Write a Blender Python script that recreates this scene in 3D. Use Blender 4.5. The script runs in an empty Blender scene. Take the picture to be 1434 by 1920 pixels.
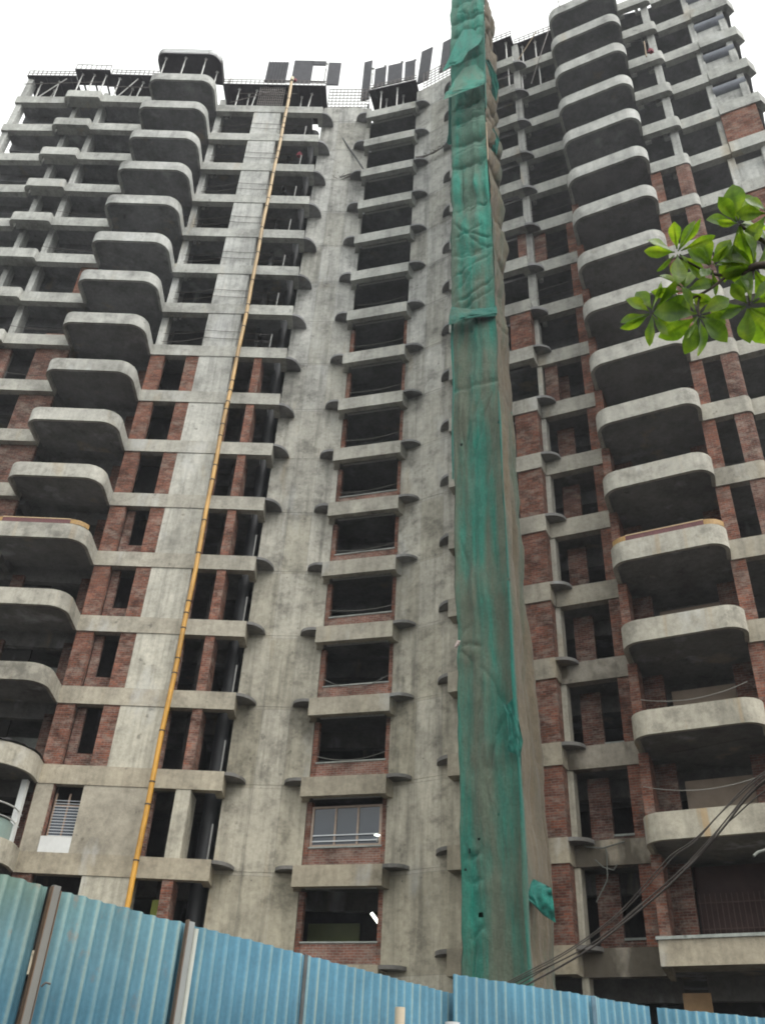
import bpy, math, random
from mathutils import Vector, Matrix, noise
R = math.radians
random.seed(7)
scene = bpy.context.scene
col = scene.collection

# ------------------------------------------------------------------ camera
PITCH, ROLL, FPX = R(35.1305), R(3.1636), 1696.16
CAMZ = 1.6
cam = bpy.data.cameras.new("camera")
camo = bpy.data.objects.new("camera", cam)
col.objects.link(camo)
cam.sensor_fit = 'VERTICAL'
cam.sensor_height = 24.0
cam.sensor_width = 24.0
cam.lens = 24.0 * FPX / 1920.0
cam.clip_start, cam.clip_end = 0.05, 3000
_F = Vector((0, math.cos(PITCH), math.sin(PITCH)))
_U0 = Vector((0, -math.sin(PITCH), math.cos(PITCH)))
_R0 = Vector((1, 0, 0))
_Rt = _R0 * math.cos(ROLL) + _U0 * math.sin(ROLL)
_Up = -_R0 * math.sin(ROLL) + _U0 * math.cos(ROLL)
M = Matrix(((_Rt.x, _Up.x, -_F.x, 0), (_Rt.y, _Up.y, -_F.y, 0), (_Rt.z, _Up.z, -_F.z, CAMZ), (0, 0, 0, 1)))
camo.matrix_world = M
scene.camera = camo

# ------------------------------------------------------------------ world, sun, exposure
world = bpy.data.worlds.new("World")
scene.world = world
world.use_nodes = True
nt = world.node_tree
nt.nodes.clear()
SUN_EL, SUN_AZ = R(52), R(132)      # azimuth clockwise from +Y
sky = nt.nodes.new('ShaderNodeTexSky')
sky.sky_type = 'NISHITA'
sky.sun_disc = False
sky.sun_elevation = SUN_EL
sky.sun_rotation = SUN_AZ
sky.air_density, sky.dust_density, sky.ozone_density = 1.0, 6.0, 1.0
hs = nt.nodes.new('ShaderNodeHueSaturation')
hs.inputs['Saturation'].default_value = 0.10
mixw = nt.nodes.new('ShaderNodeMix')
mixw.data_type = 'RGBA'
mixw.inputs[0].default_value = 0.55
mixw.inputs[7].default_value = (10.0, 10.25, 9.85, 1)   # closed cloud layer
bg = nt.nodes.new('ShaderNodeBackground')
bg.inputs['Strength'].default_value = 0.15
wo = nt.nodes.new('ShaderNodeOutputWorld')
nt.links.new(sky.outputs[0], hs.inputs['Color'])
nt.links.new(hs.outputs[0], mixw.inputs[6])
nt.links.new(mixw.outputs[2], bg.inputs['Color'])
nt.links.new(bg.outputs[0], wo.inputs['Surface'])

sl = bpy.data.lights.new("sun", 'SUN')
sl.energy = 1.3
sl.angle = R(45)
sl.color = (1.0, 0.97, 0.92)
so = bpy.data.objects.new("sun", sl)
col.objects.link(so)
sd = Vector((math.sin(SUN_AZ) * math.cos(SUN_EL), math.cos(SUN_AZ) * math.cos(SUN_EL), math.sin(SUN_EL)))
so.rotation_euler = (-sd).to_track_quat('-Z', 'Y').to_euler()
so.location = sd * 200

scene.view_settings.view_transform = 'Standard'
scene.view_settings.look = 'None'
scene.view_settings.gamma = 1.0
scene.view_settings.exposure = 0.66
scene.cycles.filter_width = 1.9

# ------------------------------------------------------------------ pixel helpers (photo pixels 1434 x 1920)
def ray(x, y):
    X = (x - 717) / FPX
    Y = -(y - 960) / FPX
    return _F + _Rt * X + _Up * Y
O = Vector((0, 0, CAMZ))
def at_y(x, y, Y):
    d = ray(x, y); return O + d * (Y / d.y)
def at_r(x, y, dist):
    return O + ray(x, y).normalized() * dist
def on_plane(x, y, A, B, off=0.0):
    A = Vector(A[:2]); B = Vector(B[:2]); u = (B - A).normalized(); n = Vector((-u.y, u.x)); A = A + n * off
    d = ray(x, y)
    t = n.dot(A) / n.dot(d.xy)
    return O + d * t

# ------------------------------------------------------------------ mesh builder
class MB:
    def __init__(s): s.v = []; s.f = []; s.uv = []; s.sm = []
    def add(s, vs, fs, uvs=None, smooth=False):
        o = len(s.v); s.v += [tuple(v) for v in vs]
        for i, f in enumerate(fs):
            s.f.append([a + o for a in f]); s.sm.append(smooth)
            s.uv.append(uvs[i] if uvs else None)
    def prism(s, poly, z0, z1, smooth=False):
        n = len(poly)
        a = sum(poly[i][0] * poly[(i + 1) % n][1] - poly[(i + 1) % n][0] * poly[i][1] for i in range(n))
        if a < 0: poly = poly[::-1]
        vs = [(p[0], p[1], z0) for p in poly] + [(p[0], p[1], z1) for p in poly]
        acc = 0; us = []
        for i in range(n):
            us.append(acc); q = poly[(i + 1) % n]; acc += math.hypot(q[0] - poly[i][0], q[1] - poly[i][1])
        us.append(acc)
        fs = []; uv = []
        for i in range(n):
            j = (i + 1) % n
            fs.append([i, j, n + j, n + i]); uv.append([(us[i], z0), (us[i + 1], z0), (us[i + 1], z1), (us[i], z1)])
        s.add(vs, fs, uv, smooth)
        s.add(vs, [list(range(n))[::-1], list(range(n, 2 * n))])
    def wall(s, A, B, s0, s1, z0, z1, t, off=0.0):
        """slab along line A->B from s0 to s1, front face offset off behind the line, thickness t away from the viewer"""
        A = Vector(A[:2]); B = Vector(B[:2]); u = (B - A).normalized(); n = Vector((-u.y, u.x))
        p = [A + u * s0 + n * off, A + u * s1 + n * off, A + u * s1 + n * (off + t), A + u * s0 + n * (off + t)]
        s.prism([tuple(q) for q in p], z0, z1)
    def box(s, c, d, rz=0.0):
        cx, cy, cz = c; dx, dy, dz = d[0] / 2, d[1] / 2, d[2] / 2
        cs, sn = math.cos(rz), math.sin(rz)
        p = [(cx + x * cs - y * sn, cy + x * sn + y * cs) for x, y in ((-dx, -dy), (dx, -dy), (dx, dy), (-dx, dy))]
        s.prism(p, cz - dz, cz + dz)
    def bar(s, p, q, w, h):
        p = Vector(p); q = Vector(q); d = (q - p).normalized()
        a = d.cross(Vector((0, 0, 1)))
        a = a.normalized() if a.length > 1e-3 else Vector((1, 0, 0))
        b = a.cross(d)
        vs = []
        for e in (p, q):
            for x, y in ((-1, -1), (1, -1), (1, 1), (-1, 1)): vs.append(e + a * (x * w / 2) + b * (y * h / 2))
        s.add(vs, [[0, 1, 5, 4], [1, 2, 6, 5], [2, 3, 7, 6], [3, 0, 4, 7], [3, 2, 1, 0], [4, 5, 6, 7]])
    def tube(s, pts, r, n=8, cap=True):
        pts = [Vector(p) for p in pts]; m = len(pts); vs = []
        prev = None
        for i, p in enumerate(pts):
            d = (pts[min(i + 1, m - 1)] - pts[max(i - 1, 0)]).normalized()
            a = prev if prev is not None else (d.cross(Vector((0, 0, 1))) if abs(d.z) < .95 else d.cross(Vector((1, 0, 0))))
            a = (a - d * a.dot(d)).normalized(); prev = a; b = d.cross(a)
            rr = r[i] if isinstance(r, (list, tuple)) else r
            for k in range(n):
                t = 2 * math.pi * k / n; vs.append(p + (a * math.cos(t) + b * math.sin(t)) * rr)
        fs = [[i * n + k, i * n + (k + 1) % n, (i + 1) * n + (k + 1) % n, (i + 1) * n + k] for i in range(m - 1) for k in range(n)]
        s.add(vs, fs, None, True)
        if cap: s.add(vs, [list(range(n))[::-1], list(range((m - 1) * n, m * n))])
    def build(s, name, mat, parent=None, loc=(0, 0, 0)):
        me = bpy.data.meshes.new(name)
        me.from_pydata(s.v, [], s.f)
        ul = me.uv_layers.new(name="UVMap")
        buf = []
        for f, uv in zip(s.f, s.uv):
            if uv is None:
                P = [Vector(s.v[i]) for i in f]
                nr = Vector((0, 0, 0))
                for i in range(len(P)):
                    a, b = P[i], P[(i + 1) % len(P)]
                    nr += Vector(((a.y - b.y) * (a.z + b.z), (a.z - b.z) * (a.x + b.x), (a.x - b.x) * (a.y + b.y)))
                if nr.length > 0: nr.normalize()
                if abs(nr.z) < .7:
                    t = Vector((-nr.y, nr.x, 0)).normalized()
                    uv = [(p.dot(t), p.z) for p in P]
                else: uv = [(p.x, p.y) for p in P]
            for q in uv: buf += [q[0], q[1]]
        ul.data.foreach_set("uv", buf)
        me.polygons.foreach_set("use_smooth", s.sm)
        if mat: me.materials.append(mat)
        me.update()
        o = bpy.data.objects.new(name, me)
        col.objects.link(o)
        o.location = loc
        if parent: o.parent = parent
        return o

def tag(o, label, cat, group=None, kind=None):
    if label: o['label'] = label
    if cat: o['category'] = cat
    if group: o['group'] = group
    if kind: o['kind'] = kind
    return o
def empty(name, loc, label=None, cat=None, group=None):
    o = bpy.data.objects.new(name, None); col.objects.link(o); o.location = loc; o.empty_display_size = .3
    return tag(o, label, cat, group)
def dup(o, dz=0.0, d=(0, 0, 0), parent=None):
    c = o.copy(); col.objects.link(c); c.parent = parent if parent else o.parent
    c.location = (o.location.x + d[0], o.location.y + d[1], o.location.z + d[2] + dz)
    for ch in list(o.children):
        e = ch.copy(); col.objects.link(e); e.parent = c
        for g in ch.children:
            h = g.copy(); col.objects.link(h); h.parent = e
    return c
def fillet(poly, rad, n=8):
    out = []
    for i, p in enumerate(poly):
        r = rad[i]
        if r <= 0 or i in (0, len(poly) - 1): out.append(tuple(p)); continue
        p = Vector(p); a = (Vector(poly[i - 1]) - p).normalized(); b = (Vector(poly[i + 1]) - p).normalized()
        ang = a.angle(b); d = r / math.tan(ang / 2)
        c = p + (a + b).normalized() * (r / math.sin(ang / 2))
        s0 = p + a * d - c; s1 = p + b * d - c
        t0 = math.atan2(s0.y, s0.x); t1 = math.atan2(s1.y, s1.x); dt = (t1 - t0 + math.pi) % (2 * math.pi) - math.pi
        for k in range(n + 1):
            t = t0 + dt * k / n; out.append((c.x + r * math.cos(t), c.y + r * math.sin(t)))
    return out
def offset(pl, d):
    """shift an open polyline to its left by d"""
    out = []
    for i, p in enumerate(pl):
        p = Vector(p)
        ns = []
        if i > 0: u = (p - Vector(pl[i - 1])).normalized(); ns.append(Vector((-u.y, u.x)))
        if i < len(pl) - 1: u = (Vector(pl[i + 1]) - p).normalized(); ns.append(Vector((-u.y, u.x)))
        m = sum(ns, Vector((0, 0))).normalized(); k = max(.35, m.dot(ns[0]))
        out.append(tuple(p + m * (d / k)))
    return out

# ------------------------------------------------------------------ materials
def new_mat(name):
    m = bpy.data.materials.new(name); m.use_nodes = True
    t = m.node_tree; b = t.nodes['Principled BSDF']
    return m, t, b
class NG:
    def __init__(s, t): s.t = t; s.pos = None; s._uv = None
    def n(s, ty, **k):
        x = s.t.nodes.new(ty)
        for a, b in k.items(): setattr(x, a, b)
        return x
    def l(s, a, b): s.t.links.new(a, b)
    def P(s, scale=(1, 1, 1)):
        if s.pos is None: s.pos = s.n('ShaderNodeNewGeometry').outputs['Position']
        m = s.n('ShaderNodeVectorMath', operation='MULTIPLY'); s.l(s.pos, m.inputs[0]); m.inputs[1].default_value = scale
        return m.outputs[0]
    def UV(s, scale=(1, 1, 1)):
        if s._uv is None: s._uv = s.n('ShaderNodeTexCoord').outputs['UV']
        m = s.n('ShaderNodeVectorMath', operation='MULTIPLY'); s.l(s._uv, m.inputs[0]); m.inputs[1].default_value = scale
        return m.outputs[0]
    def noise(s, vec, scale, detail=4, rough=.6):
        x = s.n('ShaderNodeTexNoise'); x.inputs['Scale'].default_value = scale; x.inputs['Detail'].default_value = detail
        x.inputs['Roughness'].default_value = rough; s.l(vec, x.inputs['Vector']); return x.outputs['Fac']
    def ramp(s, fac, stops):
        x = s.n('ShaderNodeValToRGB'); e = x.color_ramp.elements
        while len(e) < len(stops): e.new(.5)
        for i, (p, c) in enumerate(stops):
            e[i].position = p; e[i].color = (c, c, c, 1) if isinstance(c, (int, float)) else (*c, 1)
        s.l(fac, x.inputs[0]); return x.outputs[0]
    def mix(s, a, b, fac, mode='MIX'):
        x = s.n('ShaderNodeMix', data_type='RGBA', blend_type=mode)
        for v, i in ((fac, 0), (a, 6), (b, 7)):
            if hasattr(v, 'links') or isinstance(v, bpy.types.NodeSocket): s.l(v, x.inputs[i])
            elif i == 0: x.inputs[0].default_value = v
            else: x.inputs[i].default_value = (*v, 1) if len(v) == 3 else v
        return x.outputs[2]
    def z(s, lo, hi):
        p = s.P(); q = s.n('ShaderNodeSeparateXYZ'); s.l(p, q.inputs[0])
        m = s.n('ShaderNodeMapRange'); s.l(q.outputs['Z'], m.inputs[0]); m.inputs[1].default_value = lo; m.inputs[2].default_value = hi
        return m.outputs[0]
    def bump(s, h, strength, dist, b):
        x = s.n('ShaderNodeBump'); x.inputs['Strength'].default_value = strength; x.inputs['Distance'].default_value = dist
        s.l(h, x.inputs['Height']); s.l(x.outputs[0], b.inputs['Normal'])

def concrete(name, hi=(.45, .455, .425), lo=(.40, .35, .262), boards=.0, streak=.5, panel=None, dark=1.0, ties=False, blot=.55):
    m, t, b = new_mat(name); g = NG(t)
    base = g.mix(lo, hi, g.z(10, 38))                                   # lower floors browner with age, and painted darker for their dimmer daylight
    big = g.ramp(g.noise(g.P((1, 1, .8)), .45, 6, .65), [(.3, .58 * dark), (.5, .92 * dark), (.7, 1.12 * dark)])
    c = g.mix(base, big, 1.0, 'MULTIPLY')
    st = g.ramp(g.noise(g.P((1.6, 1.6, .10)), 1.6, 5, .6), [(.32, .55), (.5, 1.0), (.75, 1.05)])
    c = g.mix(c, st, streak, 'MULTIPLY')
    fine = g.ramp(g.noise(g.P(), 5.5, 6, .7), [(.3, .7), (.55, 1.0), (.8, 1.15)])
    c = g.mix(c, fine, .75, 'MULTIPLY')
    bl = g.ramp(g.noise(g.P((1, 1, 1.1)), .95, 7, .72), [(.36, .50), (.47, .9), (.56, 1.0), (.68, 1.18)])
    c = g.mix(c, bl, blot, 'MULTIPLY')
    if ties:
        vo = g.n('ShaderNodeTexVoronoi'); vo.inputs['Scale'].default_value = 1.0; vo.inputs['Randomness'].default_value = .12
        g.l(g.UV((1.5, 1.25, 0)), vo.inputs['Vector'])
        dt = g.ramp(vo.outputs['Distance'], [(.025, .25), (.045, 1.0)])
        c = g.mix(c, dt, g.ramp(g.noise(g.P(), .9, 2, .5), [(.45, 0.0), (.5, .85)]), 'MULTIPLY')
    pits = g.ramp(g.noise(g.P(), 2.6, 3, .5), [(.24, .45), (.31, 1.0)])
    c = g.mix(c, pits, .8, 'MULTIPLY')
    rust = g.ramp(g.noise(g.P((1, 1, .25)), .7, 4, .6), [(.62, 0.0), (.74, 1.0)])
    c = g.mix(c, (.42, .34, .22), g.mix((0, 0, 0), rust, .45), 'MIX')
    pale = g.ramp(g.noise(g.P((1.3, 1.3, .5)), .55, 4, .6), [(.6, 0.0), (.75, 1.0)])
    c = g.mix(c, (.56, .57, .57), g.mix((0, 0, 0), pale, .5), 'MIX')
    if boards:
        w = g.noise(g.UV((7.0, .35, 0)), 1.0, 2, .5)
        c = g.mix(c, g.ramp(w, [(.36, .72), (.52, 1.0), (.7, 1.06)]), boards, 'MULTIPLY')
    if panel:
        br = g.n('ShaderNodeTexBrick', offset=0.0)
        g.l(g.UV(), br.inputs['Vector']); br.inputs['Scale'].default_value = 1.0
        br.inputs['Brick Width'].default_value = panel[0]; br.inputs['Row Height'].default_value = panel[1]
        br.inputs['Mortar Size'].default_value = .012
        br.inputs['Color1'].default_value = (1, 1, 1, 1); br.inputs['Color2'].default_value = (.70, .68, .61, 1); br.inputs['Mortar'].default_value = (.6, .6, .6, 1)
        c = g.mix(c, br.outputs['Color'], .75, 'MULTIPLY')
    g.l(c, b.inputs['Base Color'])
    b.inputs['Roughness'].default_value = .92
    b.inputs['Specular IOR Level'].default_value = .25
    g.bump(g.noise(g.P(), 9, 5, .7), .35, .03, b)
    return m

def brick(name, c1=(.265, .098, .06), c2=(.12, .048, .035), mort=(.17, .135, .11), smear=.6):
    m, t, b = new_mat(name); g = NG(t)
    wob = g.n('ShaderNodeVectorMath', operation='ADD')
    ns = g.n('ShaderNodeTexNoise'); ns.inputs['Scale'].default_value = 3.0; g.l(g.P(), ns.inputs['Vector'])
    sc = g.n('ShaderNodeVectorMath', operation='SCALE'); g.l(ns.outputs['Color'], sc.inputs[0]); sc.inputs['Scale'].default_value = .035
    g.l(g.UV(), wob.inputs[0]); g.l(sc.outputs[0], wob.inputs[1])
    br = g.n('ShaderNodeTexBrick'); g.l(wob.outputs[0], br.inputs['Vector'])
    br.inputs['Scale'].default_value = 1.0; br.inputs['Brick Width'].default_value = .235; br.inputs['Row Height'].default_value = .082
    br.inputs['Mortar Size'].default_value = .010; br.inputs['Mortar Smooth'].default_value = .3; br.inputs['Bias'].default_value = .1
    br.inputs['Color1'].default_value = (*c1, 1); br.inputs['Color2'].default_value = (*c2, 1); br.inputs['Mortar'].default_value = (*mort, 1)
    tint = g.ramp(g.noise(g.P((1, 1, 1.0)), 1.1, 4, .6), [(.32, .42), (.5, .95), (.68, 1.35)])
    c = g.mix(br.outputs['Color'], tint, 1.0, 'MULTIPLY')
    sm = g.ramp(g.noise(g.P((.8, .8, 1.6)), 2.1, 7, .78), [(.48, 0.0), (.64, 1.0)])
    c = g.mix(c, (.30, .245, .205), g.mix((0, 0, 0), sm, smear), 'MIX')
    f = g.ramp(g.noise(g.P(), 14, 3, .6), [(.3, .7), (.6, 1.05)])
    c = g.mix(c, f, .8, 'MULTIPLY')
    g.l(c, b.inputs['Base Color']); b.inputs['Roughness'].default_value = .95; b.inputs['Specular IOR Level'].default_value = .15
    x = g.n('ShaderNodeBump'); x.inputs['Strength'].default_value = .7; x.inputs['Distance'].default_value = .02
    inv = g.n('ShaderNodeMath', operation='SUBTRACT'); inv.inputs[0].default_value = 1; g.l(br.outputs['Fac'], inv.inputs[1])
    g.l(inv.outputs[0], x.inputs['Height']); g.l(x.outputs[0], b.inputs['Normal'])
    return m

def simple(name, c, rough=.7, metal=0.0, var=.35, scale=4.0, stretch=(1, 1, 1), spec=.4, c2=None):
    m, t, b = new_mat(name); g = NG(t)
    f = g.ramp(g.noise(g.P(stretch), scale, 5, .65), [(.3, 0.0), (.7, 1.0)])
    a = tuple(x * (1 - var) for x in c) if c2 is None else c2
    g.l(g.mix(a, c, f), b.inputs['Base Color'])
    b.inputs['Roughness'].default_value = rough; b.inputs['Metallic'].default_value = metal; b.inputs['Specular IOR Level'].default_value = spec
    return m

MAT = {}
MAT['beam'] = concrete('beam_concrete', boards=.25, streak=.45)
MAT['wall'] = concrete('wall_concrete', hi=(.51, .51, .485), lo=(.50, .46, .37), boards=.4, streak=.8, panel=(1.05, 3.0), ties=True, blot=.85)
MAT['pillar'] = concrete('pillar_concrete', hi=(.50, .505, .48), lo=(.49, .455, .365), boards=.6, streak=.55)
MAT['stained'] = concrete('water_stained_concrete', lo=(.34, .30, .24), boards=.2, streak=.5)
_t = MAT['stained'].node_tree; _b = _t.nodes['Principled BSDF']; _g = NG(_t)
_src = _b.inputs['Base Color'].links[0].from_socket
_d = _g.ramp(_g.noise(_g.P((1, 1, .5)), .62, 4, .55), [(.47, 0.0), (.53, .8)])
_g.l(_g.mix(_src, (.07, .058, .042), _d), _b.inputs['Base Color'])
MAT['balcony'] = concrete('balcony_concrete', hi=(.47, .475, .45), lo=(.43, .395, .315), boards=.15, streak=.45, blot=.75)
_t = MAT['balcony'].node_tree; _b = _t.nodes['Principled BSDF']; _g = NG(_t)
_src = _b.inputs['Base Color'].links[0].from_socket
_d = _g.ramp(_g.noise(_g.P((1, 1, .06)), 2.1, 3, .5), [(.63, 0.0), (.70, .6)])
_d2 = _g.mix((0, 0, 0), _d, _g.ramp(_g.z(8, 26), [(0, 1.0), (1, 0.0)]))
_g.l(_g.mix(_src, (.38, .24, .10), _d2), _b.inputs['Base Color'])
MAT['soffit_shade'] = concrete('shaded_soffit_concrete', hi=(.27, .27, .275), lo=(.19, .18, .165), streak=.2)  # concrete darkened so the shade of undersides sits in the colour
MAT['inner'] = concrete('shaded_inner_concrete', hi=(.07, .07, .07), lo=(.06, .056, .052), streak=.3)  # near black: gloom of the open rooms put into the colour
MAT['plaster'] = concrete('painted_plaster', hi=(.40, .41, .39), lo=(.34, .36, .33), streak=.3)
MAT['brick'] = brick('red_brick')
MAT['brickd'] = brick('dusty_brick', (.20, .085, .06), (.10, .046, .038), (.18, .15, .125), .7)
MAT['sillbrick'] = brick('mortared_brick', (.27, .125, .09), (.19, .085, .065), (.28, .24, .205), .7)
MAT['prop'] = simple('prop_steel', (.52, .52, .50), .5, .3, .4, 6, (3, 3, .6))
MAT['deck'] = simple('deck_plywood', (.055, .048, .055), .8, 0, .5, 3)
MAT['shutter'] = simple('shutter_steel', (.05, .05, .06), .6, .3, .5, 3)
MAT['rebar'] = simple('rebar_steel', (.20, .18, .17), .7, .4, .4, 8)
MAT['tie'] = simple('bamboo_pole', (.33, .25, .16), .7, 0, .4, 5, (1, 1, .3))
MAT['rope'] = simple('rope_fibre', (.30, .29, .26), .9, 0, .3, 9)
MAT['wire'] = simple('cable_sheath', (.10, .085, .075), .6, 0, .4, 9)
MAT['dark'] = simple('dark_pipe', (.028, .029, .032), .5, 0, .4, 2, (1, 1, .3))
MAT['postgrey'] = simple('post_steel', (.22, .22, .21), .6, .2, .3, 6)
MAT['coupler'] = simple('coupler_steel', (.05, .045, .04), .6, .3, .3, 8)

# ------------------------------------------------------------------ ground
gmat, t, b = new_mat('ground_dirt'); g = NG(t)
g.l(g.mix((.014, .013, .012), (.032, .029, .026), g.noise(g.P(), .6, 6, .7)), b.inputs['Base Color']); b.inputs['Roughness'].default_value = 1
mb = MB(); mb.add([(-900, -900, 0), (900, -900, 0), (900, 900, 0), (-900, 900, 0)], [[0, 1, 2, 3]])
tag(mb.build('ground', gmat), None, None, kind='structure')

# ------------------------------------------------------------------ tower
tower = empty('apartment_tower', (-1, 33, 0), 'tall curved apartment tower under construction, raw concrete and red brick floors behind the blue fence', 'building')
TI = Vector((-1, 33, 0))
class T:
    """part of the tower: vertices in world space, stored relative to the tower base"""
def part(mb, name, mat, z=0.0, parent=None):
    o = mb.build(name, mat, parent if parent else tower)
    if parent is None: o.location = (1, -33, z)
    return o
ZL = lambda k: 8.572 + 3 * k
ZRt = lambda k: 8.85 + 3 * k
HL, HR = .68, .75
KS = range(-1, 16)
def floors(mb, name, mat, ks, zf):
    """one part per floor sharing one mesh (built at local z=0)"""
    o = None; out = []
    for k in ks:
        if o is None: o = part(mb, name, mat, zf(k)); c = o
        else:
            c = o.copy(); col.objects.link(c); c.parent = tower; c.location = (1, -33, zf(k))
        out.append(c)
    return out

def beam(A, B, depth, h, z0=0.0, off=0.0):
    m = MB(); L = (Vector(B) - Vector(A)).length
    m.wall(A, B, 0, L, z0, z0 + h, depth, off); return m
def disc(m, C, F, Tp, z0, z1, n=10):
    C = Vector(C); F = Vector(F); Tp = Vector(Tp)
    pl = [tuple(C)] + [tuple(C + (F - C) * math.cos(math.pi / 2 * i / n) + (Tp - C) * math.sin(math.pi / 2 * i / n)) for i in range(n + 1)]
    m.prism(pl, z0, z1)

# --- left wing beams
WEST = ((-24.15, 31.98), (-20.98, 31.84))
m = MB(); m.wall(*WEST, 0, 3.17, 0, HL, .35)
floors(m, 'west_edge_beam', MAT['beam'], range(8, 16), ZL)
bay = fillet([(-21.0, 31.86), (-20.93, 31.38), (-18.76, 31.33), (-18.7, 31.66)], [0, .28, .12, 0], 5)
m = MB(); m.prism(bay + offset(bay, .18)[::-1], 0, HL)
m.prism(offset(bay, .18) + [(-18.9, 32.3), (-20.9, 32.3)], .35, .5)
floors(m, 'bay_edge_beam', MAT['beam'], range(7, 16), ZL)
MID = ((-18.72, 31.6), (-15.52, 31.52))
m = beam(*MID, .35, HL)
floors(m, 'middle_edge_beam', MAT['beam'], range(4, 16), ZL)
EAST = ((-11.64, 31.82), (-5.06, 31.58))
m = beam(*EAST, .35, HL)
m2 = MB(); m2.v = m.v[:]; m2.f = m.f[:]; m2.uv = m.uv[:]; m2.sm = m.sm[:]
# square return at the end of the beam, fin on top (lower floors) or flush underneath (upper floors)
ret = [(-5.36, 31.93), (-5.06, 31.58), (-5.05, 32.55), (-5.36, 32.55)]
m.prism([(-5.34, 31.94), (-5.06, 31.936), (-5.05, 32.55), (-5.34, 32.55)], 0, HL)
floors(m, 'east_edge_beam', MAT['beam'], range(-1, 7), ZL)
m2.prism([(-5.34, 31.94), (-5.06, 31.936), (-5.05, 32.55), (-5.34, 32.55)], 0, HL)
floors(m2, 'east_edge_beam', MAT['beam'], range(7, 16), ZL)

def fin(ks, zf, C, F, Tp, z0, z1):
    m = MB(); disc(m, C, F, Tp, z0, z1); floors(m, 'slab_fin', MAT['soffit_shade'], ks, zf)  # whole fin in the concrete darkened for underside shade
fin(range(-1, 7), ZL, (-5.055, 32.5), (-5.05, 31.6), (-4.38, 32.46), HL - .12, HL - .003)
fin(range(7, 16), ZL, (-5.055, 32.5), (-5.05, 31.6), (-4.38, 32.46), -.003, .14)
# --- balconies
def balcony(prof, h, th=.13, sof=.22, bottom=.0):
    f = MB(); inn = offset(prof, th)
    n = len(prof)
    for i in range(n - 1):
        q = [prof[i], prof[i + 1], inn[i + 1], inn[i]]
    f.prism(prof + inn[::-1], bottom, h)
    a_ = Vector(inn[0]); b_ = Vector(inn[-1]); d_ = (b_ - a_).normalized(); nn_ = Vector((-d_.y, d_.x)) * .55
    s = MB(); s.prism(inn + [tuple(b_ + nn_), tuple(a_ + nn_)], sof, sof + .13)
    return f, s
def put_balconies(prof, h, ks, zf, label=None):
    f, s = balcony(prof, h)
    first = None
    for k in ks:
        if first is None:
            first = part(f, 'balcony', MAT['balcony'], zf(k))
            so_ = s.build('balcony_soffit', MAT['soffit_shade'], first)
        else:
            c = first.copy(); col.objects.link(c); c.parent = tower; c.location = (1 + random.uniform(-.025, .025), -33 + random.uniform(-.03, .03), zf(k) + random.uniform(-.015, .015))
            d = first.children[0].copy(); col.objects.link(d); d.parent = c
LBAL = fillet([(-15.53, 31.62), (-15.56, 29.98), (-11.56, 29.88), (-11.62, 31.86)], [0, .55, .7, 0], 10)
put_balconies(LBAL, HL, range(2, 16), ZL)
LBAL0 = fillet([(-15.6, 31.62), (-15.6, 29.7), (-11.4, 29.6), (-11.55, 31.86)], [0, 1.2, 1.5, 0], 14)
put_balconies(LBAL0, HL + .05, range(-1, 2), ZL)
RBAL = fillet([(8.62, 27.5), (7.66, 25.34), (11.02, 23.56), (11.47, 24.7)], [0, .62, .62, 0], 10)
put_balconies(RBAL, HR, range(0, 16), ZRt)
# square edged lowest right balcony with a coping
f = MB(); pr = [(8.62, 27.5), (7.72, 25.3), (11.1, 23.5), (12.3, 25.6)]
inn = offset(pr, .15); f.prism(pr + inn[::-1], -.12, .5); f.prism(inn, .1, .25)
pb = part(f, 'parapet_balcony', MAT['beam'], ZRt(-1))
cp = MB(); o1 = offset(pr, -.05); o2 = offset(pr, .22); cp.prism(o1 + o2[::-1], .503, .58); cp.build('coping', MAT['plaster'], pb)

# --- right wing beams
B2 = ((2.64, 29.62), (6.15, 27.93))
R2 = ((6.45, 28.45), (8.62, 27.42))
u = (Vector(B2[1]) - Vector(B2[0])).normalized(); n2 = Vector((-u.y, u.x))
def b2beam(low):
    m = beam(*B2, .35, HR)
    e = Vector(B2[1]); w = .3
    p = [e - u * .3 + n2 * .353, e + n2 * .353, Vector((6.44, 28.46)), Vector((6.44, 28.46)) - u * .3]
    m.prism([tuple(q) for q in p], 0, HR)
    e0 = Vector(B2[0]); p = [e0 + n2 * .353, e0 + u * .3 + n2 * .353, e0 + u * .3 + n2 * .75, e0 + n2 * .75]
    m.prism([tuple(q) for q in p], 0, HR)
    return m
floors(b2beam(True), 'long_edge_beam', MAT['beam'], range(-1, 16), ZRt)
e0_ = Vector(B2[0])
fin(range(-1, 16), ZRt, e0_ + n2 * .65 - u * .004, e0_ - u * .004, e0_ + n2 * .75 - u * .62, HR - .13, HR - .003)
fin(range(-1, 8), ZRt, (6.425, 28.44), (6.155, 27.925), (7.0, 28.14), HR - .12, HR - .003)
fin(range(8, 16), ZRt, (6.425, 28.44), (6.155, 27.925), (7.0, 28.14), -.003, .16)
floors(beam(*R2, .35, HR, 0, 0.0), 'recessed_edge_beam', MAT['stained'], range(-1, 3), ZRt)
floors(beam(*R2, .35, HR, 0, 0.0), 'recessed_edge_beam', MAT['beam'], range(3, 16), ZRt)
RR = fillet([(11.44, 24.72), (12.98, 24.0), (13.2, 24.25)], [0, .24, 0], 6)
m = MB(); m.prism(RR + offset(RR, .3)[::-1], 0, HR)
floors(m, 'rounded_edge_beam', MAT['beam'], range(-1, 16), ZRt)
R4 = ((13.2, 24.25), (14.72, 23.49))
floors(beam(*R4, .35, HR), 'step_edge_beam', MAT['beam'], range(0, 16), ZRt)
R5 = ((14.72, 23.42), (16.33, 22.61))
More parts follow.
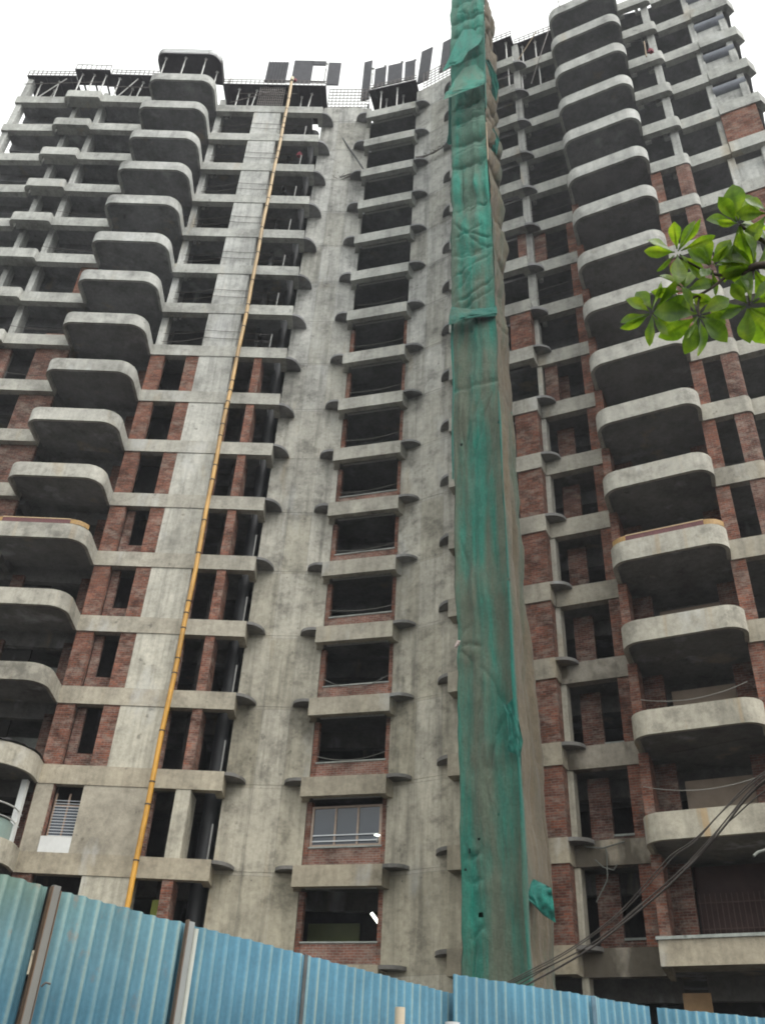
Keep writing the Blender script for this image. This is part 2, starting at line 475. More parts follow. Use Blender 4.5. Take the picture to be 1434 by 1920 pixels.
m = beam(*R5, .35, HR); m.wall((16.335, 22.615), (16.86, 22.98), 0, .64, 0, HR, .3)
floors(m, 'corner_edge_beam', MAT['beam'], range(2, 16), ZRt)

# --- floor slabs
SL = [(-24.0, 32.3), (-21.05, 32.2), (-18.6, 31.95), (-15.4, 31.88), (-15.4, 31.75), (-11.7, 31.95), (-5.75, 31.96), (-5.75, 34.4), (-5.2, 34.4), (-5.2, 32.9), (-2.2, 32.5), (.95, 31.5),
      (3.0, 30.35), (6.4, 28.75), (8.55, 27.75), (11.6, 25.15), (13.2, 24.65), (14.8, 23.85), (16.3, 23.05), (16.7, 23.25), (22, 33), (12, 44), (-24, 44)]
m = MB(); m.prism(SL, .50, .65)
# downstand beams inside
for A_, B_ in (((-24, 33.25), (-12, 33.25)), ((-12, 33.9), (-5.8, 33.9)), ((-4.5, 35), (2.5, 34)), ((4.5, 31.2), (9.5, 29.2)), ((10, 28.6), (16.1, 26.2))):
    m.wall(A_, B_, 0, (Vector(B_) - Vector(A_)).length, -.12, .498, .3)
for x in (-20.6, -18.9, -15.6, -11.5):
    m.wall((x - .12, 32.3), (x + .12, 32.3), 0, .24, .1, .498, .9)
floors(m, 'floor_slab', MAT['soffit_shade'], KS, ZL)
# inner back walls
m = MB()
def iw(A, B): m.wall(A, B, 0, (Vector(B) - Vector(A)).length, .0, 60, .2)
for A_, B_ in (((-20, 37.5), (-6.0, 37.5)), ((-5.9, 37.5), (4, 35.5)), ((4.0, 35.5), (12, 31)), ((12, 31), (19.5, 27.5))):
    iw(A_, B_)
m.wall((-11.35, 33.6), (-9.3, 33.6), 0, 2.05, 0, 46, .15)
m.wall((-15.4, 33.7), (-13.9, 33.7), 0, 1.5, 0, 52.5, .15)
m.prism([(-7.0, 33.0), (-6.8, 33.0), (-6.8, 37.4), (-7.0, 37.4)], 0, 56)
m.prism([(-2.3, 32.9), (-2.45, 32.9), (-2.45, 36), (-2.3, 36)], 0, 57)
m.prism([(1.05, 31.9), (1.2, 31.9), (2.2, 35.0), (2.05, 35.0)], 0, 57)
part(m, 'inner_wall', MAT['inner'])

# --- columns
def column(x, y, w, d, z0=0, z1=56.5, rz=0.0, mat='pillar', name='column'):
    m = MB(); m.box((x, y, (z0 + z1) / 2), (w, d, z1 - z0), rz); return part(m, name, MAT[mat])
RZ = -R(27)
column(-23.9, 32.35, .35, .5)
column(-20.5, 32.62, .3, .6, 0, 55.5)
column(-18.88, 32.55, .32, .7, 0, 55.5)
column(-11.5, 32.5, .34, .6, 31.5, 55.5)
m = MB(); m.wall((-9.26, 31.77), (-7.62, 31.71), 0, 1.64, 0, ZL(15) + .3, .9); part(m, 'wide_pillar', MAT['pillar'])
column(6.60, 28.72, .2, .5, 0, ZRt(8), RZ)
pc = on_plane(979, 269, (2.64, 29.62), (6.15, 27.93), .75); column(pc.x, pc.y, .36, .36, ZRt(8), 57, RZ)
column(12.95, 24.62, .38, .4, ZRt(10), 57, RZ)
column(14.9, 23.95, .3, .5, 0, 56, RZ)
column(16.15, 23.25, .3, .5, 0, 57, RZ)
column(4.5, 29.6, .4, .5, 0, 57, RZ)
column(8.75, 27.5, .3, .5, ZRt(9), 57, RZ)
m = MB(); m.wall((16.42, 22.73), (16.84, 23.02), 0, .5, 0, 57.5, .25, .5); part(m, 'end_wall', MAT['wall'])
m = MB(); m.tube([(-5.62, 33.3, 0), (-5.62, 33.3, 54)], .3, 20); part(m, 'round_column', MAT['dark'])

# --- core wall (concave) with the window stack
WIN = (Vector((-2.2, 32.4)), Vector((.93, 31.39)))
core_l = [(-5.14, 32.52), (-4.2, 32.45), (-3.1, 32.36), (-2.45, 32.40), (-2.10, 32.37)]
wu = (WIN[1] - WIN[0]).normalized(); wn = Vector((-wu.y, wu.x))
TOPW = ZL(15) + 2.15
def shell(pl, t, z0, z1, nseg=0):
    m = MB(); m.prism(pl + offset(pl, t)[::-1], z0, z1); return m
part(shell(core_l, .35, 0, TOPW), 'core_wall', MAT['wall'])
pr_ = WIN[0] + wu * 3.06
core_r = [tuple(pr_), (1.28, 31.17), (1.7, 30.88), (2.2, 30.55), (2.7, 30.22), (3.2, 29.95)]
part(shell(core_r, .35, 0, TOPW + .6), 'core_wall', MAT['wall'])
# horizontal construction joints on the core walls, thin pads standing proud
for pl in (core_l[:-1], core_r):
    jm = MB(); o1 = offset(pl, -.012); jm.prism(o1 + offset(pl, .01)[::-1], HL - .13, HL - .11)
    floors(jm, 'wall_joint', MAT['wall'], range(0, 16), ZL)

# window stack beams with fins
WB = (Vector((-2.34, 31.74)), Vector((.63, 30.86)))
bu = (WB[1] - WB[0]).normalized(); bn = Vector((-bu.y, bu.x)); bl = (WB[1] - WB[0]).length
m = MB(); m.wall(WB[0], WB[1], 0, bl, 0, HL, .28)
m.prism([tuple(WB[0] + bn * .283), tuple(WB[0] + bu * .25 + bn * .283), tuple(WIN[0] + wu * .18 + wn * -.003), tuple(WIN[0] + wu * -.12 + wn * -.003)], 0, HL)
m.prism([tuple(WB[1] - bu * .25 + bn * .283), tuple(WB[1] + bn * .283), tuple(WIN[1] - wn * .003 + wu * .0), tuple(WIN[1] - wn * .003 - wu * .32)], 0, HL)
m.wall(WB[0], WB[1], .3, bl - .3, .12, .3, .3, .285)
fin(range(-1, 16), ZL, WIN[0] + wu * -.125 - wn * .003, WB[0] + bn * .02 - bu * .004, Vector((-2.98, 32.33)), HL - .12, HL - .004)
fin(range(-1, 16), ZL, WIN[1] - wn * .003 + wu * .004, WB[1] + bn * .02 + bu * .004, Vector((1.52, 30.98)), HL - .12, HL - .004)
wb = floors(m, 'window_beam', MAT['beam'], range(-1, 16), ZL)
m = MB(); m.wall(WB[0], WB[1], .35, bl - .3, .02, .09, .1, .40)
for o_ in wb:
    if o_ is wb[0]: nib = m.build('drip_strip', MAT['prop'], o_)
    else:
        c = nib.copy(); col.objects.link(c); c.parent = o_
# brick jambs and sills of the window stack
for s0, s1 in ((.12, .30), (2.90, 3.06)):
    m = MB(); m.wall(WIN[0], WIN[1], s0, s1, HL, 3.0, .22, .02); floors(m, 'window_jamb', MAT['brick'], range(-1, 9), ZL)
m = MB(); m.wall(WIN[0], WIN[1], .303, 2.897, HL, HL + .72, .2, .04)
ob = floors(m, 'window_sill_wall', MAT['sillbrick'], range(-1, 6), ZL)
m = MB(); m.wall(WIN[0], WIN[1], .28, 2.93, HL + .722, HL + .77, .26, .0)
for o_ in ob:
    if o_ is ob[0]: nib = m.build('sill', MAT['plaster'], o_)
    else:
        c = nib.copy(); col.objects.link(c); c.parent = o_

# --- glazed window on the second visible floor
gl, t, b = new_mat('window_glass')
b.inputs['Base Color'].default_value = (.035, .045, .06, 1); b.inputs['Roughness'].default_value = .04; b.inputs['Specular IOR Level'].default_value = .6
fr = simple('window_frame_paint', (.36, .27, .21), .5, 0, .25, 6)
fm = MB(); z0, z1 = ZL(0) + HL + .772, ZL(0) + 2.84
for s0, s1 in ((.31, .40), (1.17, 1.24), (1.99, 2.06), (2.80, 2.89)): fm.wall(WIN[0], WIN[1], s0, s1, z0, z1, .07, .05)
fm.wall(WIN[0], WIN[1], .401, 2.799, z0, z0 + .07, .06, .055); fm.wall(WIN[0], WIN[1], .401, 2.799, z1 - .07, z1, .06, .055)
fo = part(fm, 'glazed_window', fr)
for s0, s1 in ((.40, 1.17), (1.24, 1.99), (2.06, 2.80)):
    pm = MB(); pm.wall(WIN[0], WIN[1], s0 + .002, s1 - .002, z0 + .07, z1 - .07, .012, .09); pm.build('pane', gl, fo)
rm = MB()
for zz_ in (z0 + .16, z0 + .36): rm.wall(WIN[0], WIN[1], .41, 2.79, zz_, zz_ + .035, .03, .02)
rm.build('guard_rail', simple('rail_paint', (.62, .64, .66), .4, 0, .1, 5), fo)

# --- brickwork of the left wing
def wallset(name, mat, line, spans, ks, zf, h, top, t=.2, off=.1, sill=None):
    m = MB()
    for s0, s1 in spans: m.wall(*line, s0, s1, h, top, t, off)
    return floors(m, name, MAT[mat], ks, zf)
EX = lambda x: (x + 11.64) * 1.0007
wallset('brick_pier', 'brick', EAST, [(EX(-11.62), EX(-10.95))], range(-1, 8), ZL, HL, 3.0, .25, .06)
wallset('brick_pier', 'brick', EAST, [(EX(-9.88), EX(-9.262))], range(1, 8), ZL, HL, 3.0, .2, .05)
wallset('brick_pier', 'brick', EAST, [(EX(-6.58), EX(-6.22))], [-1] + list(range(1, 8)), ZL, HL, 3.0, .9, .05)
m = MB(); m.wall(*EAST, EX(-7.62), EX(-7.45), HL, 3.0, .2, .42); floors(m, 'brick_reveal', MAT['brickd'], range(0, 7), ZL)
m = MB(); m.wall(*EAST, EX(-10.95), EX(-9.88), HL, 1.25, .15, .4); m.wall(*EAST, EX(-10.95), EX(-10.62), 1.25, 3.0, .15, .4)
floors(m, 'window_infill', MAT['brickd'], range(1, 5), ZL)
# plastered left end of the balcony stack and brick beside it
m = MB(); m.wall((-12.0, 32.9), (-11.64, 31.88), 0, 1.0, HL, 3.0, .2); floors(m, 'brick_return', MAT['brick'], range(-1, 8), ZL)
wallset('brick_panel', 'brickd', MID, [(1.55, 3.15)], range(4, 8), ZL, HL, 3.0, .2, .3)
wallset('brick_panel', 'brick', MID, [(2.3, 3.15)], [9], ZL, HL, 3.0, .2, .3)
wallset('brick_panel', 'brickd', MID, [(-.9, .3)], range(5, 8), ZL, HL, 3.0, .2, .4)
m = MB(); m.wall(*MID, 1.9, 3.1, HL, HL + .12, .15, .05); part(m, 'brick_course', MAT['brick'], ZL(8))
# finished flat on the lowest full storey: plastered wall with a grilled window
m = MB()
m.wall(*EAST, 0.05, EX(-10.98), HL, 3.0, .25, .03); m.wall(*EAST, EX(-9.9), EX(-7.6), HL, 3.0, .06, .03)
m.wall(*EAST, EX(-10.98), EX(-9.9), HL, HL + .55, .25, .06)
part(m, 'plastered_wall', concrete('rendered_wall', lo=(.40, .36, .285), streak=.3), ZL(0))
m = MB(); m.wall(*EAST, EX(-6.66), EX(-6.14), HL, 3.0, 1.1, .03); part(m, 'plastered_pier', MAT['pillar'], ZL(0))
fm = MB(); zz0 = ZL(0) + HL + .56; zz1 = ZL(0) + 2.75
for s0 in (-10.9, -10.43, -9.99): fm.wall(*EAST, EX(s0), EX(s0) + .06, zz0, zz1, .06, .30)
fm.wall(*EAST, EX(-10.9), EX(-9.93), zz0 - .06, zz0 - .001, .08, .29)
fm.wall(*EAST, EX(-10.84), EX(-9.99), zz1 - .45, zz1 - .40, .06, .302)
fo = part(fm, 'grilled_window', simple('wood_frame', (.30, .21, .15), .6, 0, .3, 6))
gm = MB()
for i in range(13): gm.wall(*EAST, EX(-10.86), EX(-9.97), zz0 + .05 + i * .10, zz0 + .065 + i * .10, .012, .28)
gm.build('grille', simple('grille_paint', (.62, .65, .68), .4, .2, .1, 6), fo)
pm = MB(); pm.wall(*EAST, EX(-10.84), EX(-9.95), zz0, zz1 - .45, .012, .33); pm.build('pane', gl, fo)
m = MB(); m.wall(*EAST, EX(-10.97), EX(-9.9), HL, HL + .53, .02, .035); part(m, 'white_panel', simple('white_paint', (.60, .60, .58), .6, 0, .15, 3), ZL(0))
# balcony front of the finished flat
rl = MB(); pts = offset(LBAL0, .25)
for zz_, r_ in ((1.85, .03), (1.45, .02)): rl.tube([(p[0], p[1], ZL(0) + zz_) for p in pts], r_, 6)
ro = part(rl, 'balcony_railing', simple('rail_steel', (.62, .63, .63), .3, .6, .1, 6))
pn = MB(); pn.prism(offset(LBAL0, .30) + offset(LBAL0, .33)[::-1], ZL(0) + .74, ZL(0) + 1.4)
pn.build('railing_panel', simple('green_glass', (.24, .32, .29), .25, 0, .2, 3), ro)
m = MB(); m.box((-11.85, 31.5, ZL(0) + 1.85), (.2, .25, 2.2)); part(m, 'white_post', simple('white_render', (.62, .63, .61), .7, 0, .12, 3))

# --- brickwork of the right wing
R1s = (Vector((2.64, 29.62)), Vector((6.15, 27.93)))
ln = lambda a, b: (Vector(b) - Vector(a)).length
l1 = ln(*B2)
m = MB(); m.wall(*B2, l1 - .98, l1 - .03, HR, 3.0, .6, .06); floors(m, 'brick_pier', MAT['brick'], [-1, 0, 1, 2, 3, 4, 5, 7], ZRt)
m = MB(); m.wall(*B2, l1 - .5, l1 - .1, HR, 3.0, .2, .45); floors(m, 'brick_return', MAT['brickd'], [7, 9], ZRt)
m = MB(); m.wall(*R2, .35, 1.05, HR, 3.0, .2, 1.0); m.wall(*R2, 1.05, 1.85, HR, HR + .35, .2, 1.0); floors(m, 'recessed_brick_wall', MAT['brickd'], range(-1, 7), ZRt)
m = MB(); m.wall(*R2, 1.06, 1.86, HR + .353, HR + .42, .3, .95); floors(m, 'window_sill', MAT['plaster'], range(-1, 6), ZRt)
m = MB(); m.wall(*R2, 1.84, 2.22, HR, 3.0, .3, .06); floors(m, 'brick_pier', MAT['brick'], range(-1, 10), ZRt)
m = MB(); m.wall(*R2, .2, .75, HR, 3.0, .2, .2); floors(m, 'brick_panel', MAT['brickd'], [6, 9], ZRt)
# pier running back beside each balcony
m = MB(); m.wall((8.2, 26.65), (8.62, 26.45), 0, .3, HR, 3.0, 1.0); floors(m, 'brick_pier', MAT['brick'], range(-1, 10), ZRt)
R3 = (Vector((11.46, 24.7)), Vector((12.74, 24.12)))
m = MB(); m.wall(*R3, -.05, .42, HR, 3.0, .45, .07); floors(m, 'brick_pier', MAT['brick'], range(-1, 10), ZRt)
rc = fillet([(12.46, 24.30), (13.02, 24.04), (13.16, 24.30), (12.8, 24.6)], [0, .22, .1, 0], 6)
m = MB(); m.prism(rc, HR, 3.0); floors(m, 'rounded_brick_pier', MAT['brickd'], range(0, 10), ZRt)
m = MB(); m.wall(*R5, .0, 1.55, HR, 3.0, .25, .06); floors(m, 'brick_panel', MAT['brick'], [8, 10], ZRt)
m = MB(); m.wall(*R5, .05, 1.4, HR, 2.6, .25, .42); floors(m, 'corner_wall', MAT['pillar'], [5, 6, 7, 9] + list(range(11, 16)), ZRt)
m = MB(); A_ = Vector(R5[0]); u5 = (Vector(R5[1]) - A_).normalized(); n5 = Vector((-u5.y, u5.x))
p0 = A_ + u5 * .02 + n5 * .5; p1 = A_ + u5 * 1.5 + n5 * .5
m.tube([(p0.x, p0.y, 2.42), (p1.x, p1.y, 2.42)], .34, 18)
floors(m, 'drum_roll', simple('stained_drum', (.20, .215, .25), .6, 0, .45, 1.5), range(11, 16), ZRt)
# right balcony rooms: back wall with a wide pale opening
for s0, s1 in ((0, .7), (2.9, 3.5)):
    m = MB(); m.wall((8.9, 27.6), (12.0, 26.0), s0, s1, HR, 3.0, .2); floors(m, 'balcony_back_wall', MAT['brickd'], range(-1, 10), ZRt)
m = MB(); m.wall((8.9, 27.6), (12.0, 26.0), .85, 2.85, HR, 2.55, .1, .45)
floors(m, 'room_partition', simple('beige_plaster', (.34, .27, .21), .9, 0, .25, 2), range(0, 8), ZRt)
m = MB(); m.wall((8.9, 27.6), (12.0, 26.0), .72, 2.88, HR, 3.0, .1, .5); part(m, 'dark_opening_sheet', simple('dark_maroon', (.06, .032, .028), .8, 0, .4, 2), ZRt(-1))  # dark sheet standing in for the unlit room behind the grille
gm = MB()
for i in range(14): gm.wall((8.9, 27.6), (12.0, 26.0), .78 + i * .15, .80 + i * .15, HR, 2.2, .02, .3)
for z_ in (HR + .5, HR + 1.2): gm.wall((8.9, 27.6), (12.0, 26.0), .74, 2.86, z_, z_ + .025, .015, .33)
part(gm, 'security_grille', simple('grille_rust', (.10, .055, .045), .7), ZRt(-1))
for s0, s1 in ((0, .5), (2.9, 3.4)):
    m = MB(); m.wall((-15.3, 33.0), (-11.9, 33.0), s0, s1, HL, 3.0, .2); floors(m, 'balcony_back_wall', MAT['brickd'], range(-1, 8), ZL)
m = MB(); m.wall((-15.3, 33.0), (-11.9, 33.0), .52, 2.88, HL, 2.5, .1, 1.3)
floors(m, 'room_partition', MAT['plaster'], range(-1, 6), ZL)

# --- rebar cages and mesh on the unfinished top
def cage(A, B, z0, z1, name='rebar_cage', nv=None, rows=3, r=.018):
    A = Vector(A[:2]); B = Vector(B[:2]); L_ = (B - A).length; m = MB()
    for i in range(rows):
        z = z0 + (z1 - z0) * i / (rows - 1); m.bar((A.x, A.y, z), (B.x, B.y, z), r * 2, r * 2)
    k = nv or max(2, int(L_ / .28))
    for i in range(k + 1):
        p = A + (B - A) * (i / k); m.bar((p.x, p.y, z0 - .05), (p.x, p.y, z1 + random.uniform(-.02, .08)), r * 2, r * 2)
    return part(m, name, MAT['rebar'])
Z16 = ZL(16)
cage(*WEST, Z16 + .1, Z16 + .62); cage((-20.95, 31.4), (-18.75, 31.35), Z16 + .1, Z16 + .66, rows=2); cage(*MID, Z16 + .1, Z16 + .62)
cage(*EAST, Z16 + .1, Z16 + .62); cage(WB[0], WB[1], Z16 + .1, Z16 + .62)
cage((-4.95, 32.6), (-2.3, 32.45), TOPW - .1, TOPW + 2.3, 'rebar_mesh', 11, 8, .02)
cage((1.1, 31.4), (3.2, 30.1), TOPW + .5, TOPW + 2.6, 'rebar_mesh', 9, 8, .02)
cage((-9.2, 31.8), (-7.65, 31.75), ZL(15) + .7, ZL(16) - .1, 'rebar_mesh', 12, 9, .016)
cage(B2[0], B2[1], ZRt(16) + .1, ZRt(16) + .62); cage(*R2, ZRt(16) + .1, ZRt(16) + .62)
m = MB()
for r_ in (.14, .3, .46):
    m.tube([(p[0], p[1], Z16 + r_) for p in LBAL], .022, 5)
for p in LBAL[::4]: m.bar((p[0], p[1], Z16 + .02), (p[0], p[1], Z16 + .5), .03, .03)
part(m, 'rebar_cage', MAT['rebar'])
# small pipe stubs hanging below slabs
m = MB(); m.tube([(-11.05, 32.3, -.02), (-11.05, 32.3, .45)], .09, 8); m.tube([(-10.82, 32.35, .1), (-10.82, 32.35, .45)], .06, 8)
floors(m, 'drain_stub', MAT['prop'], range(8, 16), ZL)
m = MB()
for dx_, dy_ in ((.0, .0), (.85, -.25)): m.tube([(11.75 + dx_, 25.05 + dy_, -.05), (11.75 + dx_, 25.05 + dy_, .5)], .1, 8); m.box((11.8 + dx_, 25.0 + dy_, -.08), (.28, .16, .1), RZ)
floors(m, 'drain_stub', MAT['prop'], range(10, 16), ZRt)
m = MB(); m.tube([(6.95, 28.75, -.1), (6.95, 28.75, .5)], .11, 8); floors(m, 'drain_stub', MAT['prop'], range(8, 16), ZRt)

# ------------------------------------------------------------------ unfinished top: formwork decks, props, shutters
def deck(label, poly, z, t=.09):
    m = MB(); m.prism(poly, z - t, z)
    root = empty('formwork_deck', (poly[0][0], poly[0][1], z), label, 'formwork deck', 'formwork decks under the unfinished top slab')
    d = m.build('plywood_sheet', MAT['deck'], root, (-poly[0][0], -poly[0][1], -z))
    j = MB(); cx = [p[0] for p in poly]; cy = [p[1] for p in poly]
    A = Vector(poly[0]); B = Vector(poly[1])
    L_ = (B - A).length; u_ = (B - A).normalized(); n_ = Vector((-u_.y, u_.x))
    k = max(2, int(L_ / .7))
    for i in range(k):
        j = MB()
        s_ = L_ * (i + .5) / k; p = A + u_ * s_ + n_ * .1; q = p + n_ * 1.5
        j.bar((p.x, p.y, z - t - .06), (q.x, q.y, z - t - .06), .09, .11)
        j.build('joist', MAT['deck'], root, (-poly[0][0], -poly[0][1], -z))
    return root
def quad(A, B, back=2.6, front=.05):
    A = Vector(A); B = Vector(B); u_ = (B - A).normalized(); n_ = Vector((-u_.y, u_.x))
    return [tuple(A - n_ * front), tuple(B - n_ * front), tuple(B + n_ * back), tuple(A + n_ * back)]
deck('dark plywood formwork deck at the far left corner of the roof line', quad(*WEST), Z16 + .05)
deck('dark plywood formwork deck over the small projecting bay at top left', quad((-20.95, 31.38), (-18.72, 31.33), 1.0), Z16 + .06)
deck('dark plywood formwork deck just left of the rounded top balcony form', quad(*MID), Z16 + .05)
deck('dark plywood formwork deck between the rounded top balcony form and the core wall', quad(*EAST), Z16 + .05)
deck('dark plywood formwork deck over the central window stack', quad(WB[0], WB[1], 5.0), Z16 + .05)
deck('dark plywood formwork deck just right of the top of the green net', quad(B2[0], B2[1]), ZRt(16) + .05)
deck('dark plywood formwork deck between the green net and the right balconies', quad(*R2), ZRt(16) + .05)
rb = empty('balcony_form', (-13.5, 30.5, Z16), 'rounded plywood balcony form with white edge strips, standing highest on the left wing', 'balcony form')
m = MB(); m.prism(LBAL, Z16 - .05, Z16 + .06); m.build('plywood_sheet', MAT['deck'], rb, (13.5, -30.5, -Z16))
wf = simple('edge_strip_steel', (.55, .56, .56), .5, .2, .2, 5)
for r_ in (.2, .38):
    m = MB(); m.prism(offset(LBAL[3:9], -.04) + offset(LBAL[3:9], -.015)[::-1], Z16 + r_, Z16 + r_ + .1); m.build('edge_strip', wf, rb, (13.5, -30.5, -Z16))
    m = MB(); m.prism(offset(LBAL[12:21], -.04) + offset(LBAL[12:21], -.015)[::-1], Z16 + r_, Z16 + r_ + .1); m.build('edge_strip', wf, rb, (13.5, -30.5, -Z16))
prop0 = None
PCOUNT = {}
ORD = ['first', 'second', 'third', 'fourth', 'fifth', 'sixth']
def prop(x, y, z0, z1, label, tilt=0.0):
    global prop0
    if prop0 is None:
        root = empty('steel_prop', (0, 0, 0))
        m = MB(); m.tube([(0, 0, 0), (0, 0, 1.4)], .045, 8); m.build('outer_tube', MAT['prop'], root)
        m = MB(); m.tube([(0, 0, 1.41), (0, 0, 2.2)], .032, 8); m.build('inner_tube', MAT['prop'], root)
        m = MB(); m.box((0, 0, 2.21), (.16, .16, .02)); m.build('head_plate', MAT['prop'], root)
        m = MB(); m.tube([(0, 0, 1.36), (0, 0, 1.44)], .06, 8); m.build('collar', MAT['prop'], root)
        prop0 = root; o = root
    else: o = dup(prop0)
    o.location = (x, y, z0); o.scale = (1, 1, (z1 - z0) / 2.22); o.rotation_euler = (tilt, tilt * .7, random.uniform(0, 3))
    i_ = PCOUNT.get(label, 0); PCOUNT[label] = i_ + 1
    tag(o, label + ', %s from the left' % ORD[i_], 'prop', 'steel props holding up the top formwork')
z15 = ZL(15) + HL
PL = 'steel prop under the %s formwork'
for i, x in enumerate((-23.2, -22.6, -22.1, -21.4)): prop(x, 32.25 + .4 * (i % 2), z15, Z16 - .16, PL % 'far left corner', R(random.uniform(-3, 3)))
for x in (-20.5, -19.75, -19.0): prop(x, 31.6, z15, Z16 - .12, PL % 'small left bay')
for i, x in enumerate((-18.2, -17.5, -16.8, -16.1)): prop(x, 31.85 + .5 * (i % 2), z15, Z16 - .16, PL % 'left middle', R(random.uniform(-3, 3)))
for x, y in ((-15.0, 30.3), (-13.75, 30.2), (-12.5, 30.2), (-11.9, 31.0)): prop(x, y, z15, Z16 - .05, PL % 'rounded balcony')
for i, x in enumerate((-10.6, -9.95, -9.6, -6.6, -6.1)): prop(x, 32.0 + .3 * (i % 2), z15, Z16 - .16, PL % 'long deck right of the rounded form', R(random.uniform(-4, 4)))
for s_ in (.8, 1.85): p = WB[0] + bu * s_ + bn * .15; prop(p.x, p.y, z15, Z16 - .16, PL % 'central window stack')
for s_ in (1.0, 2.1): p = WB[0] + bu * s_ + bn * .7; prop(p.x, p.y, z15, Z16 - .16, 'rear steel prop under the central window stack formwork')
zr15 = ZRt(15) + HR
l2u = (Vector(B2[1]) - Vector(B2[0])).normalized(); l2n = Vector((-l2u.y, l2u.x))
for s_ in (2.5, 3.5): p = Vector(B2[0]) + l2u * s_ + l2n * .2; prop(p.x, p.y, zr15, ZRt(16) - .16, PL % 'first deck right of the green net')
for s_ in (2.45, 3.55): p = Vector(B2[0]) + l2u * s_ + l2n * .2; prop(p.x, p.y, ZRt(14) + HR, ZRt(15), 'grey steel prop one floor below the top beside the green net')
r2u = (Vector(R2[1]) - Vector(R2[0])).normalized(); r2n = Vector((-r2u.y, r2u.x))
for s_ in (.4, 1.2): p = Vector(R2[0]) + r2u * s_ + r2n * .2; prop(p.x, p.y, zr15, ZRt(16) - .16, PL % 'deck left of the right balconies')
for s_ in (.25, 1.3): p = Vector(R2[0]) + r2u * s_ + r2n * .2; prop(p.x, p.y, ZRt(14) + HR, ZRt(15), 'steel prop one floor below the top, left of the right balconies')
for x, y in ((8.5, 25.4), (9.6, 24.8)): prop(x, y, ZRt(15) + HR, ZRt(16), 'grey steel prop on the uppermost right balcony')

def shutter(px, label, line, off=0.0, ribs=0, tilt=0.0, zbase=None):
    """upright formwork shutter; px = (x0, y0, x1, y1) box in the photo, placed on the wall line"""
    x0, y0, x1, y1 = px
    A = on_plane(x0, y1, *line, off); B = on_plane(x1, y1, *line, off); Tp = on_plane((x0 + x1) / 2, y0, *line, off)
    zb = min(A.z, B.z)
    if zbase is not None: zb = zbase
    root = empty('formwork_shutter', (A.x, A.y, zb), label, 'shutter', 'upright formwork shutters along the roof line')
    L_ = (B.xy - A.xy).length; ang = math.atan2(B.y - A.y, B.x - A.x); h = Tp.z - zb
    root.rotation_euler = (0, tilt, ang)
    m = MB(); m.box((L_ / 2, 0, h / 2), (L_, .06, h)); m.build('face_panel', MAT['shutter'], root)
    for i in range(ribs):
        m = MB(); m.box((L_ * (i + .5) / ribs, -.06, h / 2), (.07, .056, h - .05)); m.build('rib', MAT['shutter'], root)
    for z_ in (.12, h - .12):
        m = MB(); m.box((L_ / 2, .06, z_), (L_ - .05, .058, .1)); m.build('waler', MAT['shutter'], root)
LE = EAST
shutter((497, 117, 536, 149), 'ribbed steel shutter standing left of the top of the yellow pipe', LE, .12, 7, 0, Z16 + .56)
shutter((546, 114, 583, 150), 'tall dark shutter beside the top of the yellow pipe', LE, .12, 0, 0, Z16 + .56)
shutter((584, 115, 611, 122), 'shallow dark shutter spanning between two taller ones above the left wing', LE, .12)
shutter((612, 118, 636, 150), 'dark square shutter above the core wall, left of the rebar mesh', LE, .12, 0, 0, Z16 + .4)
shutter((681, 116, 696, 140), 'small dark shutter left of the central window stack roof', (WIN[0], WIN[1]), .1, 0, 0, Z16 + .5)
shutter((701, 128, 722, 158), 'dark shutter behind the leftmost prop above the central window stack', (WB[0], WB[1]), .15, 0, 0, Z16 + .56)
shutter((726, 121, 753, 153), 'wide dark shutter in the middle above the central window stack', (WB[0], WB[1]), .15, 0, 0, Z16 + .56)
shutter((758, 115, 777, 148), 'dark shutter at the right end above the central window stack', (WB[0], WB[1]), .15, 0, 0, Z16 + .56)
shutter((783, 96, 804, 128), 'tilted dark shutter over the right core wall', (core_r[0], core_r[2]), .3, 0, R(4), TOPW + 2.1)
shutter((824, 76, 852, 112), 'dark shutter half hidden behind the top of the green net', (core_r[2], core_r[4]), .3, 0, R(4), TOPW + 2.1)
for (xa, ya, xb, yb) in ((699, 129, 697, 156), (723, 124, 720, 152), (755, 116, 752, 146), (781, 112, 777, 139)):
    b0 = on_plane(xb, yb, WB[0], WB[1], .3); t0 = on_plane(xa, ya, WB[0], WB[1], .3)
    prop(b0.x, b0.y, b0.z, t0.z, 'pale steel prop standing above the central window stack roof')
for (xa, ya, xb, yb) in ((583, 119, 578, 149), (613, 120, 608, 150)):
    b0 = on_plane(xb, yb, *LE, .4); t0 = on_plane(xa, ya, *LE, .4)
    prop(b0.x, b0.y, b0.z, t0.z, 'pale steel prop between dark shutters above the left wing')

# loose scaffold tubes and rods cluttering the roof line
def stick(p, q, r, label, mat='prop'):
    m = MB(); m.tube([p, q], r, 6); tag(m.build('scaffold_tube', MAT[mat]), label, 'tube', 'loose scaffold tubes along the roof line')
stick((-24.1, 31.9, z15 + 1.25), (-19.0, 31.5, z15 + 1.3), .03, 'long level tube tied across the props at the far left corner', 'rebar')
stick((-18.6, 31.6, z15 + 1.0), (-15.7, 31.6, z15 + 1.15), .03, 'level tube tied across the props left of the rounded form', 'rebar')
stick((-22.9, 32.0, z15), (-21.6, 31.95, Z16 - .1), .035, 'slanting tube braced under the far left deck')
stick((-17.9, 31.7, z15), (-17.0, 31.7, Z16 - .1), .035, 'slanting tube braced under the deck left of the rounded form')
stick((-10.9, 31.75, z15 + .2), (-8.6, 31.7, z15 + 1.5), .03, 'slanting rod across the rebar panel right of the rounded form', 'rebar')
stick((-10.4, 31.7, z15 + 1.2), (-6.8, 31.6, z15 + 1.35), .025, 'level rod right of the rounded form', 'rebar')
